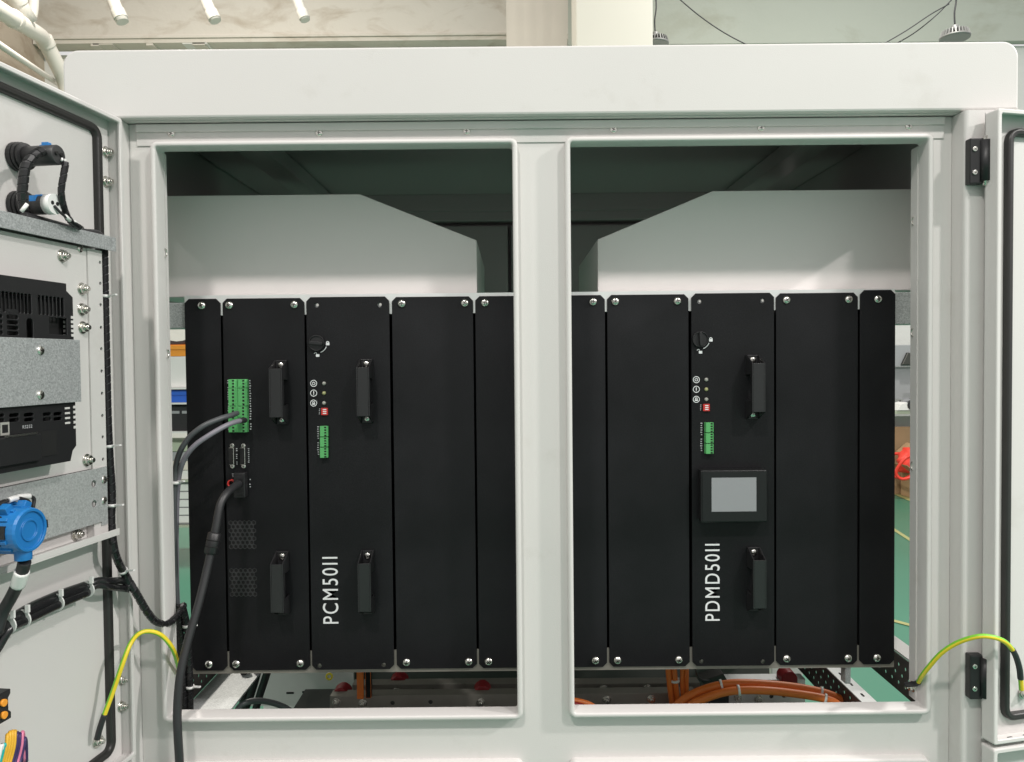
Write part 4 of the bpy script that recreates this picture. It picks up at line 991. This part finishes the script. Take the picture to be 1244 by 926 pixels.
E1 = [Vector((XS - .012, 1.335, at(1112, 832, 1.335).z)), at(1114, 830, 1.318), at(1119.5, 822, 1.294), at(1127, 812, 1.276), at(1143, 794, 1.255), at(1163, 781, 1.235), at(1187, 773.5, 1.215), at(1205, 774, 1.21), at(1221, 780, 1.215), at(1232, 793, 1.225), at(1238, 810, 1.235), at(1240, 826, 1.24), at(1241, 838, 1.245)]
t, p = earth('yellow and green earth wire looping from the right opening to the right door', E1, ((0, 16), (105, 132)))
screw(lr, XS + .0005, 1.335, at(1112, 834, 1.335).z, NUT, 'stud', -math.pi / 2)

# ================================================================== EQUIPMENT ON THE LEFT DOOR
def dthing(name, label, cat, px, py, wv, group=None):
    u, z = D(px, py, wv); t = thing(name, label, cat, mw=ML @ Matrix.Translation((u, wv, z)), group=group); return t, u, z
# two push-button bodies (axis out of the door)
def pushbutton(px, py, r, ln, label, endm, extra):
    t, u, z = dthing('push_button', label, 'button', px, py, .001, 'push buttons on the left door')
    mb = MB(); n = 22
    prof = [(.020, 0), (.020, .006), (.0175, .0065), (.0195, .0075), (.0195, .011), (.0165, .0115), (.018, .0125), (.018, .016), (.012, .017)]
    mb.loops([[(a * math.cos(2 * math.pi * k / n), y, a * math.sin(2 * math.pi * k / n)) for k in range(n)] for a, y in prof], 0, False, capa=True, capb=True); mb.build('collar', 'blackp', t)
    mb = MB(); prof = [(r, .0165), (r, ln - .0015), (r * .93, ln)]
    mb.loops([[(a * math.cos(2 * math.pi * k / n), y, a * math.sin(2 * math.pi * k / n)) for k in range(n)] for a, y in prof], 0, True, capa=True, capb=True); mb.build('barrel', 'barrel', t)
    if endm:
        e_ = MB().cyl((0, ln - .010, 0), (0, ln + .0015, 0), r * 1.03, 22).build('end_block', endm, t)
    for s_ in (-.34, .42): MB().cyl((s_ * r * .9, ln + .0002, .001), (s_ * r * .9, ln + .0022, .001), r * .20, 12).build('contact_hole', 'hole', t)
    for (a, y, zz, mt) in extra: MB().box(a - .0035, a + .0035, y - .005, y + .005, zz - .004, zz + .004).build('contact', mt, t, .0008)
    return t, u, z
b1 = pushbutton(20, 191, .0135, .064, 'black push button body, upper of two on the left door', None, ((.0, .046, .0135, 'blue'), (-.008, .036, .0125, 'blue')))
b2 = pushbutton(21, 250, .0135, .056, 'black push button body with a white end block, lower of two', 'wplast', ((.006, .040, .008, 'blue'), (.010, .034, .006, 'blue')))
loom('short curved spiral wrapped loom joining the left sides of the two push buttons', [W(52, 183, .055), W(40, 190, .052), W(31, 203, .048), W(28, 222, .045), W(27, 240, .042), W(30, 256, .04)], .0066, 'short looms on the push buttons', pitch=.010)
loom('short spiral wrapped loom hanging from the end of the upper push button to the shelf', [W(80, 197, .07), W(77.5, 212, .068), W(74.5, 233, .064), W(78, 253, .060), W(85, 268, .055), W(97, 277, .050)], .0046, 'short looms on the push buttons', pitch=.013)
t = thing('marker_sleeves', 'white marker sleeves on the thin wires of the push buttons', 'sleeve', W(78, 194, .068)); t.name = 'marker_sleeve'; c = t.location
for a, b in ((W(74, 193.5, .066), W(80, 196, .07)), (W(79, 262, .06), W(85, 268, .058)), (W(26, 257, .046), W(33, 248, .05)), (W(88, 268, .056), W(97, 275, .05))): MB().cyl(a - c, b - c, .0026, 10).build('sleeve', 'wplast', t)
MB().tube([a - c for a in spline([W(66, 250, .06), W(73, 258, .062), W(80, 264, .06)], 6)], .0018, 8).build('thin_wire', 'cable', t)
cable_pts = [W(28, 262, .03), W(50, 268, .035), W(75, 275, .036), W(100, 282, .036), W(118, 284, .03), W(126, 292, .026)]
p = spline(cable_pts, 8); o = MB().tube(p, .0055, 10).build('door_cable', 'cable'); tag(o, 'black cable lying along the galvanised shelf below the push buttons', 'cable')
# black controller with vents, strapped by a galvanised bracket
wc = .070
cu0 = D(91.5, 450, wc)[0]; cz1 = D(85, 345, wc)[1]; cz0 = D(88, 560, wc)[1]
ct = thing('controller', 'black slotted controller case strapped to the left door by a galvanised plate', 'controller', mw=ML @ Matrix.Translation((cu0, w3, cz0)))
cw = .30; ch = cz1 - cz0; dp = wc - w3 - .001
nt_ = .012
outl = [(nt_, 0), (cw, 0), (cw, ch), (nt_, ch), (nt_, ch - .010), (0, ch - .018), (0, .020), (nt_ * .6, .014)]
holes = []
def cuv(px, py): a, b = D(px, py, wc); return a - cu0, b - cz0
# upper vertical slots
for grp, (pa, pb_, nsl) in enumerate(((80.5, 48.5, 7), (41, 0, 9))):
    ua, ub = cuv(pa - 4, 360)[0], cuv(pb_, 360)[0]
    for i in range(nsl):
        uu = ua + (ub - ua) * i / (nsl - 1); holes.append(rrect(uu - .0026, uu + .0026, ch - .046, ch - .020, .002, 2))
for (pa, pb_) in ((23, 9), (4, -14)):
    ua, ub = cuv(pa, 390)[0], cuv(pb_, 390)[0]
    for i in range(5): z_ = cuv(15, 378.5 + i * 6.6)[1]; holes.append(rrect(ua, ub, z_ - .0024, z_ + .0024, .002, 2))
ku, kz = cuv(37, 398); holes.append(rrect(ku - .006, ku + .005, kz - .016, kz + .012, .005, 4))
jua, jz1 = cuv(82, 387); jub, jz0 = cuv(61, 406); holes.append([(jua, jz0), (jub, jz0), (jub, jz1), (jua, jz1)])
for rowi, py in enumerate((503, 509)):
    for (pa, pb_) in ((76, 66), (63, 53), (42, 30), (24, 12), (6, -6)):
        ua, ub = cuv(pa, py)[0], cuv(pb_, py)[0]; z_ = cuv((pa + pb_) / 2, py - (pa - 70) * .03)[1]; holes.append(rrect(ua, ub, z_ - .0022, z_ + .0022, .002, 2))
plate('case_front', outl, holes, .003, lambda a, b, c: (a, dp - .0015 + c, b), 'blackp', ct, .0006)
mb = MB(); n = len(outl)
mb.add([(a, 0, b) for a, b in outl] + [(a, dp - .0032, b) for a, b in outl], [(i, (i + 1) % n, n + (i + 1) % n, n + i) for i in range(n)] + [tuple(range(n))])
mb.build('case_shell', 'blackp', ct)
MB().box(.004, cw - .004, dp - .016, dp - .014, .022, ch - .022).build('black_backing', 'hole', ct)  # plain black sheet behind the slots of the case
for i in range(5):
    for zz, nm in ((jz1 - .004 + .002 - i * .0062 + .004, 'edge_slot'), (cuv(86, 495)[1] - i * .0070, 'edge_slot')):
        MB().box(-.0006, .0050, dp - .012, dp + .0006, zz - .0018, zz + .0018).build(nm, 'paint', ct)
for i in range(4):
    z_ = cuv(82, 496 + i * 6)[1]; a0, b0 = cuv(85.5, 500)[0], cuv(79.5, 500)[0]
    MB().box(a0, b0, dp, dp + .0004, z_ - .0013, z_ + .0013).build('vent_slot', 'paint', ct)
ru, rz = cuv(33, 518); me = text_mesh('port_lettering', 'RS232', .0042, .016, 'print')
for v in me.vertices: v.co = (-v.co.x, .0004 + v.co.z, v.co.y)
o = link('port_lettering', me, ct); o.location = (cuv(28, 518)[0] , dp, rz - .0026)
o = MB().box(-.007, .007, 0, .0005, -.008, .008).box(-.0045, .0045, .0005, .0008, -.005, .005, 1).build('port_symbol', ['led', 'blackp'], ct); o.location = (cuv(6.5, 521)[0], dp, cuv(6.5, 521)[1])
pu0, pz1 = cuv(69, 522); pu1, pz0 = cuv(46, 556)
MB().box(pu0, pu1, dp + .0002, dp + .001, pz0, pz1).build('port_recess', 'hole', ct)
MB().box(pu1 + .001, cuv(-8, 530)[0], dp + .0002, dp + .008, cuv(20, 563)[1], cuv(20, 530)[1]).build('connector_block', 'blackp', ct, .001)
o = MB().box(-.03, .02, 0, .003, -.0012, .0012).build('connector_latch', 'steel', ct); o.location = (cuv(16, 529)[0], dp + .006, cuv(16, 529)[1])
wb = wc + .005
bu = D(98, 450, wb)[0]; bz1 = D(98, 413, wb)[1]; bz0 = D(99, 488, wb)[1]
br = thing('mounting_bracket', 'galvanised plate strapped across the black controller on the left door', 'bracket', mw=ML @ Matrix.Translation((bu, w3, bz0)))
MB().box(0, .33, wb - w3 - .002, wb - w3, 0, bz1 - bz0).build('strap_plate', 'galv', br, .0005)
for yy in (426, 480): u, z = D(49, yy, wb); screw(br, u - bu, wb - w3, z - bz0, SCREW_S, 'screw', math.pi)
# blue round connector block
wbl0, wbl1 = .040, .098
u, z = D(38, 644, wbl1)
bl = thing('junction_block', 'round blue terminal block with plugged thin wires on the left door', 'terminal', mw=ML @ Matrix.Translation((u, wbl0, z)))
R0 = .0275; dl = wbl1 - wbl0; mb = MB(); n = 28
def ringL(a, y): return [(a * math.cos(2 * math.pi * k / n), y, a * math.sin(2 * math.pi * k / n)) for k in range(n)]
mb.loops([ringL(R0 * .95, 0), ringL(R0, .004), ringL(R0, dl - .003), ringL(R0 * .96, dl), ringL(R0 * .84, dl), ringL(R0 * .82, dl - .003), ringL(R0 * .52, dl - .003), ringL(R0 * .50, dl - .001), ringL(R0 * .42, dl - .001), ringL(R0 * .40, dl - .003)], 0, False, capa=True, capb=True)
mb.build('drum', 'blue', bl, .0003, 1)
for ang in range(-80, 270, 29):
    if abs(ang - 4) < 14: continue
    MB().box(-.0022, .0022, .004, dl - .012, -.001, .0022).build('rib', 'blue', bl, .0006).matrix_local = Matrix.Rotation(-(R_(ang) - math.pi / 2), 4, 'Y') @ Matrix.Translation((0, 0, R0))
for row, ang in enumerate((62, 118)):
    for k in range(2):
        a = R_(ang); y = .016 + k * .02
        MB().box(-.0055, .0055, y - .006, y + .006, 0, .012).build('wire_entry', 'blue', bl, .001).matrix_local = Matrix.Rotation(-(a - math.pi / 2), 4, 'Y') @ Matrix.Translation((0, 0, R0 - .003))
for ang in (38, -28, -60):
    for k in range(2):
        y = .014 + k * .018
        MB().cyl((0, y, R0 - .001), (0, y, R0 + .0004), .0045, 12).build('port', 'hole', bl).matrix_local = Matrix.Rotation(-(R_(ang) - math.pi / 2), 4, 'Y')
MB().box(-.008, .008, .004, .046, -.0025, .0006).build('name_strip', 'blackp', bl).matrix_local = Matrix.Rotation(-(R_(4) - math.pi / 2), 4, 'Y') @ Matrix.Translation((0, 0, R0 + .001))
o = MB()
for k in range(4):
    y = .012 + k * .008; o.box(-.003, .003, y - .003, y + .003, .0017, .0019)
    o.box(-.0018, .0018, y - .0016, y + .0016, .0019, .0021, 1)
o.build('strip_print', ['white', 'blackp'], bl).matrix_local = Matrix.Rotation(-(R_(4) - math.pi / 2), 4, 'Y') @ Matrix.Translation((0, 0, R0 + .001))
MB().box(-.005, .005, dl - .010, dl - .001, -.002, .002).build('latch', 'blackp', bl).matrix_local = Matrix.Rotation(-(R_(176) - math.pi / 2), 4, 'Y') @ Matrix.Translation((0, 0, R0))
MB().cyl((0, .046, -R0 - .010), (0, .046, -R0 + .004), .010, 12).build('cable_gland', 'blue', bl, .001)
wpth = [((40, 617), (41, 606), (33, 603), (18, 605), (2, 610), (-10, 614)), ((36, 618), (35, 610), (28, 606.5), (18, 605.5), (8, 609), (-10, 618))]
for k, pth in enumerate(wpth):
    pp = spline([MLi @ W(a, b, .062 + .004 * k) for a, b in pth], 8); c = bl.matrix_world
    base = Vector((u, wbl0, z)); MB().tube([Vector(a) - base for a in pp], .0024, 8).build('thin_wire', 'cable', bl)
    j = 4 * 3 + 2 + k * 8; MB().tube([Vector(a) - base for a in pp[j:j + 10]], .0038, 10).build('marker_sleeve', 'wplast', bl)
p = spline([W(30, 682, .086), W(24, 704, .072), W(14, 725, .05), W(3, 745, .035), W(-4, 768, .03)], 8)
o = MB().tube(p, .0075, 12).build('drop_cable', 'cable'); tag(o, 'black cable dropping from the blue terminal block to the bundle', 'cable')
o = MB().tube(spline([W(26.8, 694, .079), W(24, 704, .072), W(21.5, 711, .0665)], 4), .0088, 12).build('cable_label', 'wplast'); tag(o, 'small white label wrapped round the cable below the blue terminal block', 'label')
# contactor with orange terminals, ribbon of coloured wires (cut by the left edge of the picture)
u, z = D(13, 872, .05)
ck = thing('relay_base', 'black relay base with orange terminals at the left edge of the door', 'relay', mw=ML @ Matrix.Translation((u, .001, z)))
hh = D(13, 836, .05)[1] - z
MB().prism([(0, 0), (.07, 0), (.07, hh), (0, hh), (0, hh - .006), (.004, hh - .010), (.004, .012), (0, .008)], 'y', 0, .05).build('case', 'blackp', ck, .001)
for k, zz in enumerate((.010, hh - .012)):
    for a in (.014, .03): MB().cyl((a, .0502, zz), (a, .054, zz), .0045, 12).build('terminal', 'orangep', ck)
rb = thing('ribbon_wires', 'fan of coloured wires rising from the bottom left corner', 'wires', W(18, 900, .05)); c = rb.location
for i, mt in enumerate(('wplast', 'teal', 'amber', 'amber', 'amber', 'amber', 'purple', 'purple', 'pink', 'purple')):
    x = 3 + i * 3.0; top = (912, 908, 893, 890, 889, 889, 891, 892, 890, 897)[i]
    p = spline([W(x - 12, 945, .045 + .001 * i), W(x - 5, 922, .05), W(x - 1, 905, .052), W(x, top, .05), W(x + 1.5, top + 6, .040), W(x + 2, 925, .03)], 6)
    MB().tube([a - c for a in p], .0024, 8).build('wire', mt, rb)
